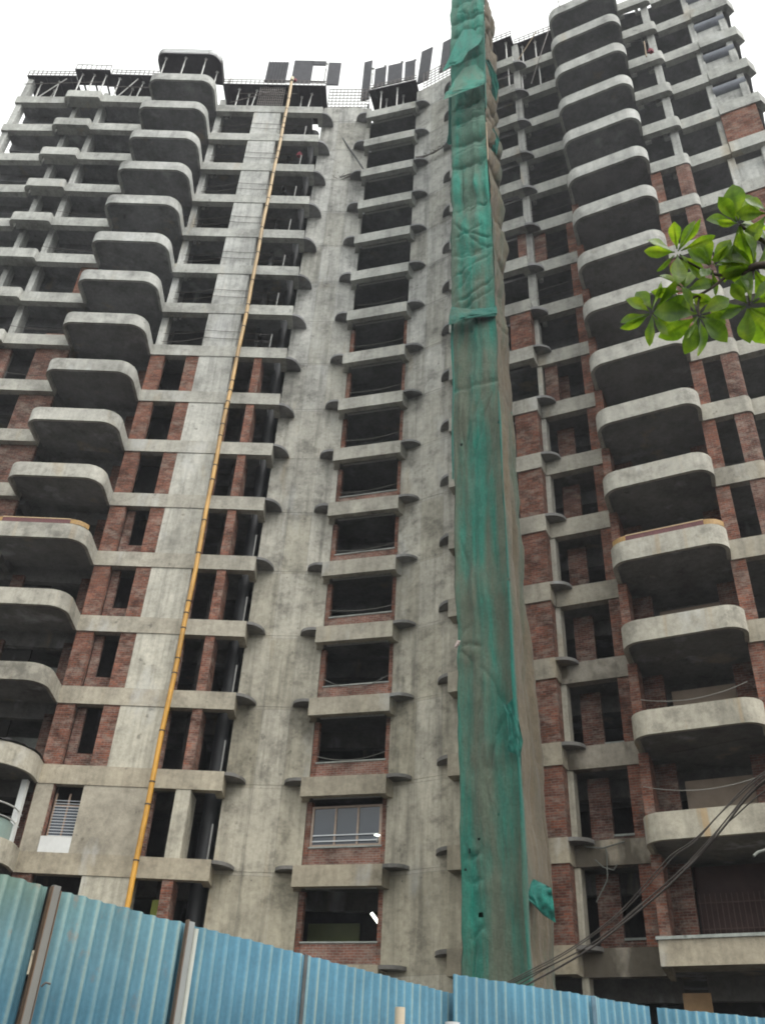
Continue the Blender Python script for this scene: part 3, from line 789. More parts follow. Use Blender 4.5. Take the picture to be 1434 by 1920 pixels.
stick((-11.3, 31.9, Z16), (-11.25, 31.9, Z16 + 1.0), .06, 'short pale post standing just right of the rounded form')
stick((WB[0].x + .1, WB[0].y + .4, Z16 + 1.0), (WB[1].x, WB[1].y + .4, Z16 + 1.05), .04, 'level tube clamped behind the shutters above the window stack', 'rebar')
stick((-8.2, 32.0, Z16 + 1.05), (-5.2, 31.9, Z16 + 1.05), .04, 'level tube clamped behind the shutters above the left wing', 'rebar')
stick((6.5, 28.2, ZRt(15) + HR), (7.6, 27.6, ZRt(16)), .03, 'slanting rod under the deck left of the right balconies', 'tie')
stick((7.1, 27.9, ZRt(14) + HR), (8.3, 27.2, ZRt(16) - .3), .03, 'long slanting rod beside the uppermost right balconies', 'rebar')
stick((3.2, 29.5, ZRt(14) + HR + .6), (6.0, 28.1, ZRt(14) + HR + 1.3), .025, 'level rod one floor below the top beside the green net', 'rebar')

# ------------------------------------------------------------------ yellow pipe up the left wing
ym, t, b = new_mat('pipe_yellow'); g = NG(t)
c = g.mix((.58, .29, .03), (.46, .32, .16), g.z(14, 40)); c = g.mix(c, g.ramp(g.noise(g.P((1, 1, .3)), 1.5, 6, .75), [(.34, .5), (.6, 1.05)]), 1.0, 'MULTIPLY')
g.l(c, b.inputs['Base Color']); b.inputs['Roughness'].default_value = .45
yp = empty('yellow_pipe', (-7.5, 31.3, 0), 'long yellow pipe with dark bands climbing the front of the left wing', 'pipe')
def pp(z): f = (z - 7.6) / 49.0; return Vector((-7.46 + .25 * f + .02 * math.sin(z * .4) + .012 * math.sin(z * 1.3), 31.3 - .03 * math.sin(z * .31), z))
m = MB(); m.tube([pp(z * .5) for z in range(0, 114)], .092, 14); m.build('pipe_run', ym, yp, (7.5, -31.3, 0))
z = 1.2; k = 0
while z < 56.5:
    m = MB(); m.tube([pp(z), pp(z + .045)], .106, 14); m.build('band', MAT['coupler'], yp, (7.5, -31.3, 0)); k += 1
    z += random.choice((1.5, .5, 1.1, 2.2, 1.8, .8)) + random.uniform(-.1, .2)
m = MB(); m.tube([pp(56.6), pp(56.95)], [.125, .11], 14); m.build('end_cap', simple('cap_cream', (.62, .55, .38), .6), yp, (7.5, -31.3, 0))

# ------------------------------------------------------------------ green netted hoist shaft
prof = [(-40, 845, 902, 905), (0, 846.5, 906.5, 912), (50, 845, 907.5, 917), (100, 845.5, 908, 922), (200, 846, 908, 928), (300, 847, 913, 932), (400, 847, 921, 938), (500, 847, 925, 942), (590, 847, 929, 947),
        (720, 850, 934, 957), (900, 852, 941, 967), (1000, 853, 947, 974), (1100, 854.4, 955, 980), (1200, 858.5, 959.6, 993), (1300, 857.5, 964, 1003), (1400, 862, 973, 1013), (1500, 860.5, 977.5, 1020),
        (1600, 864, 983, 1028), (1700, 866.5, 986, 1035.6), (1800, 866, 992.5, 1039), (1850, 866, 996, 1041), (1990, 866, 1004, 1046)]
def hpt(x, y, r):
    d = ray(x, y); h = math.hypot(d.x, d.y); return O + d * (r / h)
tabs = []
for y, a_, c_, b_ in prof:
    tabs.append((hpt(a_, y, 26.35), hpt(c_, y, 25.8), hpt(b_, y, 27.75)))
def interp(ix, z):
    pts = [q[ix] for q in tabs]
    for p, q in zip(pts[:-1], pts[1:]):
        if q.z <= z <= p.z:
            f = (z - q.z) / (p.z - q.z); w_ = (q + (p - q) * f).xy
            return w_ + Vector((.07 * noise.noise(Vector((z * .55, ix * 5, 1))) + .035 * noise.noise(Vector((z * 1.9, ix * 5, 2))), .06 * noise.noise(Vector((z * .7, ix * 5, 3)))))
    return (pts[0] if z > pts[0].z else pts[-1]).xy
nz = 900; ztop = tabs[0][1].z - .3
sh = empty('hoist_shaft', (4.0, 26.3, 0), 'tall narrow hoist shaft wrapped in torn green netting in front of the tower', 'hoist shaft')
SO = (-4.0, -26.3, 0)
TIES = [hpt(880, y, 26).z for y in (640, 592, 528, 470, 388, 305, 262, 222, 196, 160, 112, 58, 33, 2, -38)]
def sz(x, y):
    for (ya, a_, c_, b_), (yb, a2, c2, b2) in zip(prof[:-1], prof[1:]):
        if ya <= y <= yb:
            f = (y - ya) / (yb - ya); l_ = a_ + (a2 - a_) * f; r_ = c_ + (c2 - c_) * f
            return (x - l_) / (r_ - l_), hpt(x, y, 26).z
CREASE = []
for pl_, wd, dp in [
    ([(848, 408), (875, 437), (928, 452)], .07, .10), ([(852, 440), (878, 438), (905, 425)], .06, .07), ([(878, 440), (900, 462), (928, 470)], .06, .07), ([(850, 470), (872, 480), (900, 476)], .06, .06),
    ([(850, 512), (880, 500), (928, 478)], .06, .07), ([(856, 560), (895, 545), (930, 525)], .07, .09), ([(860, 575), (900, 560), (931, 545)], .05, .06), ([(850, 545), (875, 520), (890, 500)], .05, .06),
    ([(866, 312), (870, 345), (868, 380)], .05, .08), ([(888, 310), (886, 345), (892, 375)], .05, .05), ([(905, 310), (910, 350), (906, 385)], .05, .05), ([(875, 395), (900, 388), (918, 382)], .05, .05),
    ([(855, 200), (868, 194), (880, 199)], .05, .08), ([(882, 215), (894, 211), (906, 215)], .05, .06), ([(858, 235), (880, 229), (905, 233)], .05, .05), ([(850, 285), (880, 275), (912, 280)], .05, .05),
    ([(850, 50), (868, 36), (880, 14)], .06, .07), ([(860, 18), (880, 30), (903, 26)], .05, .06), ([(852, 95), (875, 86), (905, 92)], .05, .06),
    ([(926, 735), (908, 780), (884, 870)], .06, .08), ([(905, 733), (886, 790), (866, 850)], .06, .06), ([(870, 735), (866, 790), (872, 850)], .05, .06), ([(858, 725), (855, 800), (860, 870)], .05, .05),
    ([(935, 740), (922, 850), (900, 960)], .06, .05), ([(860, 1000), (880, 1060), (876, 1150)], .07, .05), ([(930, 900), (926, 1000), (935, 1100)], .07, .05),
    ([(859, 1205), (880, 1202), (905, 1210)], .04, .07), ([(859, 1212), (875, 1222), (888, 1240)], .04, .06), ([(859, 1200), (868, 1180), (880, 1165)], .04, .05),
    ([(940, 1320), (925, 1280), (905, 1250)], .05, .06), ([(946, 1345), (930, 1380), (920, 1440)], .05, .07), ([(880, 1400), (872, 1450), (868, 1500)], .06, .06), ([(925, 1400), (915, 1470), (925, 1540)], .06, .05),
    ([(862, 1530), (868, 1570), (880, 1603)], .05, .07), ([(868, 1600), (885, 1606), (903, 1594)], .05, .08), ([(866, 1640), (885, 1652), (910, 1646)], .05, .06), ([(886, 1758), (898, 1745), (912, 1735)], .05, .08),
    ([(893, 1760), (890, 1790), (884, 1830)], .05, .06), ([(940, 1560), (950, 1640), (955, 1740)], .07, .05), ([(905, 1300), (895, 1360), (900, 1420)], .06, .05)]:
    pts_ = [sz(*q) for q in pl_]
    for q0, q1 in zip(pts_[:-1], pts_[1:]): CREASE.append((q0[0] * 2.1, q0[1], q1[0] * 2.1, q1[1], wd, dp))
def fold(u_, z, seed, up, s_=.5):
    nv = lambda a, b, c: noise.noise(Vector((a, b, c)))
    wz = z + .30 * nv(u_ * .9, z * .3, seed)                                  # sagging ties
    v = nv(u_ * 2.6 + seed + .5 * nv(u_, z * .3, 1), z * .13, seed) * .12 + nv(u_ * 7 + seed, z * .25, 3) * .035
    v += nv(u_ * 1.2, z * .5, seed + 3) * .09 + nv(u_ * 14, z * 1.0, seed + 25) * .010 + nv(u_ * 4, z * 2.2, seed + 8) * .022
    if seed == 1.3:
        x = s_ * 2.1
        for x0, z0_, x1, z1_, wd, dp in CREASE:
            if z > max(z0_, z1_) + .8 or z < min(z0_, z1_) - .8: continue
            dx, dz = x1 - x0, z1_ - z0_; L2 = dx * dx + dz * dz
            t_ = max(0, min(1, ((x - x0) * dx + (z - z0_) * dz) / L2)); d = math.hypot(x - x0 - dx * t_, z - z0_ - dz * t_)
            v += (-dp * .75 * math.exp(-(d / wd) ** 2) + dp * .42 * math.exp(-((d - .2) / .16) ** 2)) * min(1, .25 + 2.2 * min(t_, 1 - t_)) * (1.1 if z > 30 else .95)
    if up > 0:
        lo = max([t for t in TIES if t <= wz], default=wz - 1); hi = min([t for t in TIES if t > wz], default=wz + 1)
        f = (wz - lo) / (hi - lo)
        pil = (math.sin(math.pi * f ** .8) ** .6) * (.20 + .10 * nv(lo * 3.1, u_ * .7, 2))
        pil += .05 * nv(u_ * 4.5 + lo, f * 1.2, lo) * math.exp(-min(f, 1 - f) * 4)
        v += up * (pil - .10 + nv(u_ * 1.7 - z * .5, z * 1.2 + u_, 7) * .06)
    return v
HOLES = []
def net(ia, ib, nseg, seed, amp=1.0, holes=()):
    m = MB(); vs = []; fs = []
    for j in range(nz + 1):
        z = ztop * j / nz
        a_ = interp(ia, z) if not callable(ia) else ia(z); b_ = interp(ib, z) if not callable(ib) else ib(z)
        d = (b_ - a_); n_ = Vector((d.y, -d.x)).normalized(); up = max(0, min(1, (z - 31) / 5))
        seamd = min(abs(z - q) for q in SEAMS)
        for i in range(nseg + 1):
            s_ = i / nseg; e = min(1, min(s_, 1 - s_) * 5 + .12)
            p = a_ + d * s_ + n_ * (fold(s_ * d.length, z, seed, up, s_) * e * amp + .02 - (.05 * math.exp(-(seamd / .12) ** 2)))
            vs.append((p.x, p.y, z))
    for j in range(nz):
        for i in range(nseg):
            z = ztop * (j + .5) / nz
            if any(abs(z - hz) < hh and abs((i + .5) / nseg - hs_) < hw for hz, hs_, hh, hw in holes): continue
            fs.append([j * (nseg + 1) + i, j * (nseg + 1) + i + 1, (j + 1) * (nseg + 1) + i + 1, (j + 1) * (nseg + 1) + i])
    m.add(vs, fs, [[(vs[q][0], vs[q][2]) for q in f] for f in fs], True); return m
SEAMS = [hpt(880, y, 26).z for y in (33, 305, 592, 722)]
def netmat(name, greens, dirt, dsc, amt, stretch=(1.2, 1.2, .12)):
    m, t, b = new_mat(name); g = NG(t)
    c = g.mix(greens[0], greens[1], g.ramp(g.noise(g.P((1.4, 1.4, .1)), 1.6, 4, .6), [(.35, 0.0), (.65, 1.0)]))
    if name == 'green_net': c = g.mix(c, (.028, .225, .165), g.ramp(g.z(30, 36), [(0, 0.0), (1, .75)]))
    d1 = g.ramp(g.noise(g.P(stretch), dsc, 5, .6), [(amt, 0.0), (amt + .16, .85)])
    c = g.mix(c, dirt, g.mix((0, 0, 0), d1, g.ramp(g.z(28, 52), [(0, .9), (1, .45)])))
    sp = g.ramp(g.noise(g.P((1, 1, 1)), 9, 4, .7), [(.3, .72), (.7, 1.15)]); c = g.mix(c, sp, .7, 'MULTIPLY')
    wv = g.ramp(g.noise(g.P((40, 40, 2.5)), 1.0, 2, .6), [(.35, .78), (.65, 1.12)]); c = g.mix(c, wv, .7, 'MULTIPLY')
    g.l(c, b.inputs['Base Color']); b.inputs['Roughness'].default_value = 1.0; b.inputs['Specular IOR Level'].default_value = .05
    b.inputs['Sheen Weight'].default_value = .15
    g.bump(g.noise(g.P((1, 1, .5)), 14, 5, .75), .9, .05, b)
    return m
NM = netmat('green_net', ((.02, .165, .122), (.042, .125, .093)), (.115, .11, .08), 1.1, .40)
NB = netmat('dusty_net', ((.105, .088, .060), (.135, .108, .072)), (.05, .095, .07), .8, .50)
NS = netmat('darker_teal_net', ((.014, .125, .097), (.02, .10, .078)), (.07, .11, .08), 1.5, .5)  # darker copy of the teal net, without the painted glow
NT = netmat('backlit_teal_net', ((.018, .185, .14), (.025, .14, .107)), (.10, .20, .14), 1.5, .60)  # top flaps coloured brighter to stand in for daylight passing through
ND = netmat('shaded_net', ((.015, .17, .13), (.02, .12, .10)), (.05, .10, .08), 1.5, .60)
def hole(x, y, w=9, h=12):
    p = hpt(x, y, 26); q = hpt(x, y - h / 2, 26)
    for (ya, a_, c_, b_), (yb, a2, c2, b2) in zip(prof[:-1], prof[1:]):
        if ya <= y <= yb:
            f = (y - ya) / (yb - ya); l_ = a_ + (a2 - a_) * f; r_ = c_ + (c2 - c_) * f
            HOLES.append((p.z, (x - l_) / (r_ - l_), abs(q.z - p.z), w / 2 / (r_ - l_)))
for h_ in ((903, 1713, 11, 13), (881, 1592, 4, 9), (899, 1571, 4, 6), (953, 1332, 9, 9), (958, 1385, 4, 26), (866, 827, 4, 6), (885, 618, 5, 5), (872, 1624, 5, 5), (937, 1527, 4, 4), (935, 800, 3, 4)): hole(*h_)
net(0, 1, 64, 1.3, 1.0, HOLES).build('front_net', NM, sh, SO)
net(1, 2, 30, 7.7, 1.7).build('side_net', NB, sh, SO)
def backleft(z):
    a_ = interp(0, z); b_ = interp(1, z); d = (b_ - a_).normalized(); return a_ + Vector((-d.y, d.x)) * 1.9
net(backleft, 0, 10, 4.1, .8).build('rear_net', ND, sh, SO)
net(2, backleft, 6, 2.1, .5).build('rear_net', ND, sh, SO)
# bright overlapping strip down the front right corner, seams and torn flaps
def strip(pts, w, mat, name, r=25.6, ripple=.03):
    m = MB(); vs = []; fs = []
    P = [hpt(x, y, r) for x, y in pts]
    fine = []
    for p, q in zip(P[:-1], P[1:]):
        n_ = max(2, int((q - p).length / .25))
        for i in range(n_): fine.append(p + (q - p) * (i / n_))
    fine.append(P[-1])
    for i, p in enumerate(fine):
        ww = w * (.7 + .5 * noise.noise(Vector((p.z * .6, 1.1, p.x))))
        for j in range(5):
            f = j / 4 - .5
            vs.append((p.x + f * ww, p.y + f * .1 - .05 * (1 - 4 * f * f) + ripple * noise.noise(Vector((f * 6, p.z * 1.5, 2))), p.z + .04 * noise.noise(Vector((p.z * 3, f * 4, 0)))))
    n_ = len(fine)
    fs = [[i * 5 + j, i * 5 + j + 1, (i + 1) * 5 + j + 1, (i + 1) * 5 + j] for i in range(n_ - 1) for j in range(4)]
    m.add(vs, fs, None, True); return m.build(name, mat, sh, SO)
strip([(996, 1850), (991, 1790), (986, 1700), (982, 1600), (977, 1500), (973, 1440), (966, 1330), (961, 1250), (957, 1150), (953, 1090)], .17, NS, 'corner_strip', 25.6)
strip([(953, 1085), (949, 1010), (944, 930), (941, 880), (938, 800), (934, 735)], .11, NS, 'corner_strip', 25.6)
strip([(849, 900), (848, 800), (850, 722), (847, 640), (848, 600)], .12, NS, 'corner_strip', 26.1)
strip([(911, 205), (909, 160), (908, 90), (907, 40)], .14, NS, 'corner_strip', 25.6)
def flap(rows, name, mat, r0, r1, bulge=.25, n=14):
    """rows: list of (x, y) polylines in photo pixels from the top edge to the free edge"""
    m = MB(); vs = []; nr = len(rows)
    def samp(pl, t_):
        f = t_ * (len(pl) - 1); i = min(int(f), len(pl) - 2); f -= i
        return pl[i][0] + (pl[i + 1][0] - pl[i][0]) * f, pl[i][1] + (pl[i + 1][1] - pl[i][1]) * f
    K = (nr - 1) * 6
    for a_ in range(K + 1):
        f = a_ / 6; i = min(int(f), nr - 2); f -= i
        for j in range(n + 1):
            x0, y0 = samp(rows[i], j / n); x1, y1 = samp(rows[i + 1], j / n)
            x = x0 + (x1 - x0) * f; y = y0 + (y1 - y0) * f
            tt = a_ / K
            r = r0 + (r1 - r0) * tt - bulge * math.sin(math.pi * tt) * .6 + .10 * noise.noise(Vector((j * .35, a_ * .3, x0 * .01))) + .05 * noise.noise(Vector((j * 1.1, a_ * .5, 4)))
            vs.append(hpt(x, y, r))
    fs = [[a_ * (n + 1) + j, a_ * (n + 1) + j + 1, (a_ + 1) * (n + 1) + j + 1, (a_ + 1) * (n + 1) + j] for a_ in range(K) for j in range(n)]
    m.add(vs, fs, None, True); return m.build(name, mat, sh, SO)
flap([[(868, 56), (885, 54), (906, 68)], [(855, 78), (874, 82), (898, 82)], [(840, 112), (858, 112), (876, 98)], [(829, 134), (846, 123), (866, 116)]], 'torn_flap', NT, 25.75, 24.9, .35)
flap([[(868, 128), (890, 120), (909, 135)], [(852, 150), (880, 148), (908, 148)], [(840, 170), (866, 165), (908, 153)], [(831, 187), (868, 172), (907, 158)]], 'torn_flap', NM, 25.75, 24.8, .35)
flap([[(836, 172), (868, 163), (908, 150)], [(833, 180), (869, 170), (907, 157)]], 'torn_hem', NT, 24.95, 24.85, .0)
flap([[(909, 112), (914, 110), (918, 114)], [(915, 128), (924, 130), (930, 140)], [(918, 150), (927, 155), (935, 162)], [(922, 176), (927, 186), (930, 190)]], 'torn_flap', ND, 26.2, 26.6, .2)
flap([[(916, 245), (924, 240), (930, 250)], [(918, 262), (926, 262), (936, 262)], [(920, 282), (926, 285), (931, 290)]], 'torn_flap', ND, 26.4, 26.6, .1)
flap([[(846, 575), (885, 580), (930, 572)], [(842, 592), (880, 590), (932, 585)], [(841, 610), (870, 597), (930, 592)]], 'torn_hem', NS, 25.9, 25.6, .1)
flap([[(985, 1640), (1000, 1648), (1024, 1660)], [(986, 1660), (1003, 1678), (1033, 1665)], [(990, 1685), (1012, 1702), (1037, 1690)], [(993, 1690), (1018, 1716), (1041, 1730)]], 'torn_flap', ND, 26.1, 25.9, .25)
flap([[(941, 1318), (950, 1322), (968, 1300)], [(950, 1345), (958, 1340), (972, 1350)], [(953, 1385), (962, 1378), (980, 1390)], [(950, 1408), (962, 1412), (975, 1420)]], 'torn_flap', NS, 25.7, 25.55, .1)
flap([[(841, 160), (844, 160), (848, 160)], [(840, 250), (843, 250), (847, 250)], [(837, 268), (842, 272), (848, 270)]], 'torn_flap', ND, 26.6, 26.6, .0)
pm = MB(); pm.tube([hpt(911, 230, 25.72), hpt(914.5, 300, 25.72)], .035, 7); pm.build('scaffold_pole', MAT['tie'], sh, SO)
pm = MB(); pm.tube([hpt(925, 290, 27.9), hpt(936, 345, 27.9)], .04, 7); pm.build('scaffold_pole', MAT['tie'], sh, SO)
# white plastic knot tied to the net edge
kb = MB()
c_ = hpt(857, 1209, 26.15)
for dx_, dz_, r_ in ((0, 0, .07), (.03, .08, .06), (-.03, -.06, .055)):
    kb.tube([c_ + Vector((dx_ - .05, 0, dz_ - .05)), c_ + Vector((dx_, -.05, dz_)), c_ + Vector((dx_ + .05, 0, dz_ + .05))], [r_ * .5, r_, r_ * .5], 8)
tag(kb.build('plastic_knot', simple('white_plastic', (.42, .34, .31), .6, 0, .25, 9)), 'small pinkish white plastic knot tied on the left edge of the green net', 'knot')

# ------------------------------------------------------------------ ropes across window openings
def rope(P, Q, sag, name, label, cat, group, mat, r=.014, n=12, parent=None):
    P = Vector(P); Q = Vector(Q); pts = []
    for i in range(n + 1):
        f = i / n; p = P + (Q - P) * f; p.z -= sag * 4 * f * (1 - f); pts.append(p)
    m = MB(); m.tube(pts, r, 5); return tag(m.build(name, mat), label, cat, group)
words = ['lowest', 'second', 'third', 'fourth', 'fifth', 'sixth', 'seventh', 'eighth', 'ninth', 'tenth', 'eleventh', 'twelfth']
for i, k in enumerate(range(1, 10)):
    a_ = WIN[0] + wu * .32 - wn * .02; b_ = WIN[0] + wu * 2.9 - wn * .02
    z = ZL(k) + HL + .98
    sg = (.22, .42, .12, .14, .12, .14, .12, .12, .14)[i]
    rope((a_.x, a_.y, z + random.uniform(-.05, .1)), (b_.x, b_.y, z + random.uniform(.0, .15)), sg, 'safety_rope',
         'pale rope sagging across the %s open window above the glazed central one' % words[i], 'rope', 'ropes strung across openings of the tower', MAT['rope'], .010)
hl = ['lower', 'upper']
for i, k in enumerate(range(8, 15)):
    for j, hz in enumerate((.35, .85)):
        z = ZL(k) + HL + hz
        P0 = (-11.3, 31.95, z + .1 * random.random()); P1 = (-9.2, 31.70, z + .2); P2 = (-7.65, 31.66, z + .16); P3 = (-5.95, 31.66, z + .08)
        pts = []
        for (p, q, sg) in ((P0, P1, .12), (P1, P2, .02), (P2, P3, .03)):
            for s_ in range(6):
                f = s_ / 6; v = Vector(p) + (Vector(q) - Vector(p)) * f; v.z -= sg * 4 * f * (1 - f); pts.append(v)
        pts.append(Vector(P3))
        m = MB(); m.tube(pts, .014, 5)
        tag(m.build('guard_rope', MAT['wire']), '%s guard rope around the wide pillar, %s floor above the topmost brickwork' % (hl[j], words[i]), 'rope', 'ropes strung across openings of the tower')
    m = MB(); m.tube([(-5.95, 31.7, ZL(k) + HL), (-5.93, 31.7, ZL(k) + HL + 1.0)], .04, 7)
    tag(m.build('rope_post', MAT['postgrey']), 'short grey rope post near the left wing end, %s floor above the topmost brickwork' % words[i], 'post', 'posts for the guard ropes')
for i, k in enumerate((0, 1, 2, 3, 4)):
    m = MB(); m.tube([(-5.25, 31.9, ZL(k) + HL), (-5.24, 31.9, ZL(k) + HL + 1.25)], .035, 7)
    tag(m.build('rope_post', MAT['postgrey']), 'thin grey post in the dark recess left of the core wall, %s beam up' % words[i + 1], 'post', 'posts for the guard ropes')
for i, k in enumerate(range(8, 13)):
    for j, hz in enumerate((.45, .95)):
        rope((6.6, 28.3, ZRt(k) + HR + hz), (8.5, 27.4, ZRt(k) + HR + hz + .05), .04, 'guard_rope', '%s guard rope between the green net and the right balconies, %s bare floor up' % (hl[j], words[i]), 'rope', 'ropes strung across openings of the tower', MAT['wire'], .013)
rope(hpt(1205, 1475, 27.6), hpt(1434, 1452, 25.5), .25, 'balcony_rope', 'thin rope sagging over the lower right balcony behind the cables', 'rope', 'ropes strung across openings of the tower', MAT['rope'], .012)
rope(hpt(1200, 1312, 27.6), hpt(1400, 1278, 25.5), .25, 'balcony_rope', 'thin rope above the stained balcony over the cables', 'rope', 'ropes strung across openings of the tower', MAT['rope'], .012)
for i, k in enumerate((7, 8, 10, 11)):
    rope((-18.8, 31.62, ZL(k) + HL + .55), (-15.5, 31.55, ZL(k) + HL + .35), .12, 'guard_rope', 'guard rope left of the left balcony stack, %s of four going up' % words[i].replace('lowest', 'first'), 'rope', 'ropes strung across openings of the tower', MAT['wire'], .014)
# slanting pole, rope tangle and dark rope high on the core wall
m = MB(); m.tube([on_plane(601, 198, *WIN, -.5), on_plane(682, 318, *WIN, -.35)], .05, 7)
tag(m.build('slanting_pole', MAT['dark']), 'thin dark pole slanting across the upper core wall left of the window stack', 'pole')
tg = MB(); base = [(586, 322), (600, 331), (616, 336), (635, 337), (655, 328), (672, 320)]
for q in range(4):
    pts = [on_plane(x + random.uniform(-3, 3), y + random.uniform(-3, 3), *WIN, -.4 + random.uniform(-.1, .1)) for x, y in base]; tg.tube(pts, .022, 5)
for q in range(46):
    x, y = random.uniform(596, 640), random.uniform(328, 339)
    p = on_plane(x, y, *WIN, -.4); d = Vector((random.uniform(-.35, .35), random.uniform(-.15, .1), random.uniform(-.1, .35))); tg.tube([p, p + d * .5, p + d + Vector((0, 0, random.uniform(-.1, .1)))], .017, 4)
tag(tg.build('rope_tangle', MAT['wire']), 'dark rope tangled with debris sagging between two fins high on the core wall', 'rope')
tg = MB()
for q in range(3):
    tg.tube([on_plane(x + random.uniform(-1, 1), y + random.uniform(-2, 2), core_r[0], core_r[2], -.35) for x, y in ((780, 296), (795, 294), (812, 286), (828, 276), (846, 262))], .03, 5)
for q in range(14):
    f = random.random(); p = on_plane(790 + 50 * f, 294 - 26 * f, core_r[0], core_r[2], -.35); tg.tube([p, p + Vector((random.uniform(-.2, .2), -.05, random.uniform(-.15, .15)))], .02, 4)
tag(tg.build('dark_rope', MAT['wire']), 'frayed dark rope running from the window stack to the green net', 'rope')

# ------------------------------------------------------------------ boards on two balconies, tarpaulin, red cloth
def board_set(prof, z, label, s0, s1):
    root = empty('edge_form', (prof[0][0], prof[0][1], z), label, 'form boards', 'form boards left on balcony edges')
    off_ = (-prof[0][0], -prof[0][1], -z)
    red = simple('maroon_board', (.15, .055, .055), .6, 0, .45, 5); yel = simple('yellow_ply', (.38, .23, .08), .6, 0, .35, 7); tan = simple('tan_batten', (.60, .44, .26), .7, 0, .2, 6)
    o1 = offset(prof, .0); o2 = offset(prof, .03)
    m = MB(); m.prism(o1[s0:s1] + o2[s0:s1][::-1], z + .002, z + .19); m.build('straight_board', red, root, off_)
    for a_, b_ in ((s0 - 6, s0 + 1), (s1 - 1, s1 + 7)):
        m = MB(); m.prism(offset(prof, -.006)[a_:b_] + o2[a_:b_][::-1], z + .002, z + .205); m.build('curved_board', yel, root, off_)
    m = MB(); m.prism(offset(prof, -.012)[s0:s1] + offset(prof, .035)[s0:s1][::-1], z + .192, z + .225); m.build('batten', tan, root, off_)
board_set(LBAL, ZL(4) + HL, 'maroon and yellow form boards on a left balcony edge', 11, 13)
board_set(RBAL, ZRt(3) + HR, 'maroon and yellow form boards on a right balcony edge', 11, 13)
tp = MB(); vs = []; pl = LBAL0[8:]; o1 = offset(pl, -.06); o2 = offset(pl, .5); nn = len(pl)
for i in range(nn):
    for j in range(7):
        f = j / 6
        x = o1[i][0] + (o2[i][0] - o1[i][0]) * f; y = o1[i][1] + (o2[i][1] - o1[i][1]) * f
        vs.append((x, y, ZL(1) + HL + .05 + (.16 - .22 * max(0, .5 - f)) + .09 * noise.noise(Vector((i * .8, j * .9, 1)))))
tp.add(vs, [[i * 7 + j, i * 7 + j + 1, (i + 1) * 7 + j + 1, (i + 1) * 7 + j] for i in range(nn - 1) for j in range(6)], None, True)
tag(tp.build('tarpaulin', simple('black_tarp', (.035, .032, .032), .55, 0, .5, 6)), 'crumpled black tarpaulin lying on the rounded left balcony above the finished flat', 'tarpaulin')
redm = simple('red_cloth', (.20, .025, .04), .8, 0, .4, 7)
def cloth(p, s, label):
    m = MB(); vs = []
    for i in range(9):
        for j in range(8):
            a_ = 2 * math.pi * j / 8; f = i / 8; r = s * (.12 + .5 * math.sin(math.pi * min(1, f * 1.1) * .62)) * (1 + .3 * noise.noise(Vector((math.cos(a_) * 1.3, math.sin(a_) * 1.3, f * 3 + p.x))))
            vs.append((p.x + r * math.cos(a_), p.y + r * math.sin(a_) * .6, p.z - f * s * 1.6 + .1 * s * math.sin(3 * a_) * f))
    fs = [[i * 8 + j, i * 8 + (j + 1) % 8, (i + 1) * 8 + (j + 1) % 8, (i + 1) * 8 + j] for i in range(8) for j in range(8)] + [list(range(8)), list(range(64, 72))[::-1]]
    m.add(vs, fs, None, True); tag(m.build('red_cloth', redm), label, 'cloth', 'red cloths hung in the open floors')
cloth(on_plane(562, 284, *EAST, .5), .3, 'red cloth bundle hanging in an open floor right of the yellow pipe')
cloth(on_plane(1218, 90, *R2, -1.8), .26, 'red cloth beside a thin pole high on the right wing')
m = MB(); m.tube([on_plane(1207, 78, *R2, -1.9), on_plane(1211, 106, *R2, -1.9)], .035, 6)
tag(m.build('wooden_pole', MAT['tie']), 'short wooden pole standing beside the red cloth on the right wing', 'pole')
cloth(on_plane(554, 147, *EAST, -.2), .2, 'faded red cloth tied at the top of the yellow pipe')
# sheets of board
m = MB(); A_ = on_plane(1284, 1905, (8.5, 27.4), (11.5, 25.9)); B_ = on_plane(1338, 1905, (8.5, 27.4), (11.5, 25.9)); zt = on_plane(1310, 1862, (8.5, 27.4), (11.5, 25.9)).z
m.wall(A_, B_, 0, (B_.xy - A_.xy).length, zt - 2.4, zt, .03); tag(m.build('plywood_sheet', simple('raw_plywood', (.42, .26, .13), .7, 0, .3, 3)), 'raw orange plywood sheet standing in the dark ground floor at lower right', 'board')
m = MB(); A_ = on_plane(282, 1712, *EAST, .9); B_ = on_plane(306, 1712, *EAST, .9); zt = on_plane(290, 1687, *EAST, .9).z
m.wall(A_, B_, 0, (B_.xy - A_.xy).length, zt - 2, zt, .03); tag(m.build('green_board', simple('lime_paint', (.22, .26, .03), .6, 0, .2, 3)), 'lime green board in the opening beside the foot of the yellow pipe', 'board')
# ------------------------------------------------------------------ lamp and glowing spot in the lower windows
lm = bpy.data.materials.new('lamp_glow'); lm.use_nodes = True
b = lm.node_tree.nodes['Principled BSDF']; b.inputs['Emission Color'].default_value = (.95, 1, .88, 1); b.inputs['Emission Strength'].default_value = 3
lp = on_plane(703, 1720, WIN[0], WIN[1], 1.4)
root = empty('tube_lamp', lp, 'bright tube lamp glowing inside the lowest central window', 'lamp')
m = MB(); m.tube([(-.13, 0, .13), (.13, .1, -.15)], .05, 10); m.build('glowing_tube', lm, root)
m = MB(); m.bar((-.2, .1, .2), (.2, .2, -.2), .06, .06); m.build('fitting', MAT['shutter'], root)
m = MB(); m.wall(WIN[0], WIN[1], -.6, 1.34, HL, HL + 1.9, .1, 3.0); part(m, 'green_partition', simple('green_paint', (.22, .25, .11), .7, 0, .2, 2), ZL(-1))
m = MB(); m.wall(WIN[0], WIN[1], 1.36, 3.6, HL, 2.9, .1, 3.3); part(m, 'dark_partition', MAT['inner'], ZL(-1))
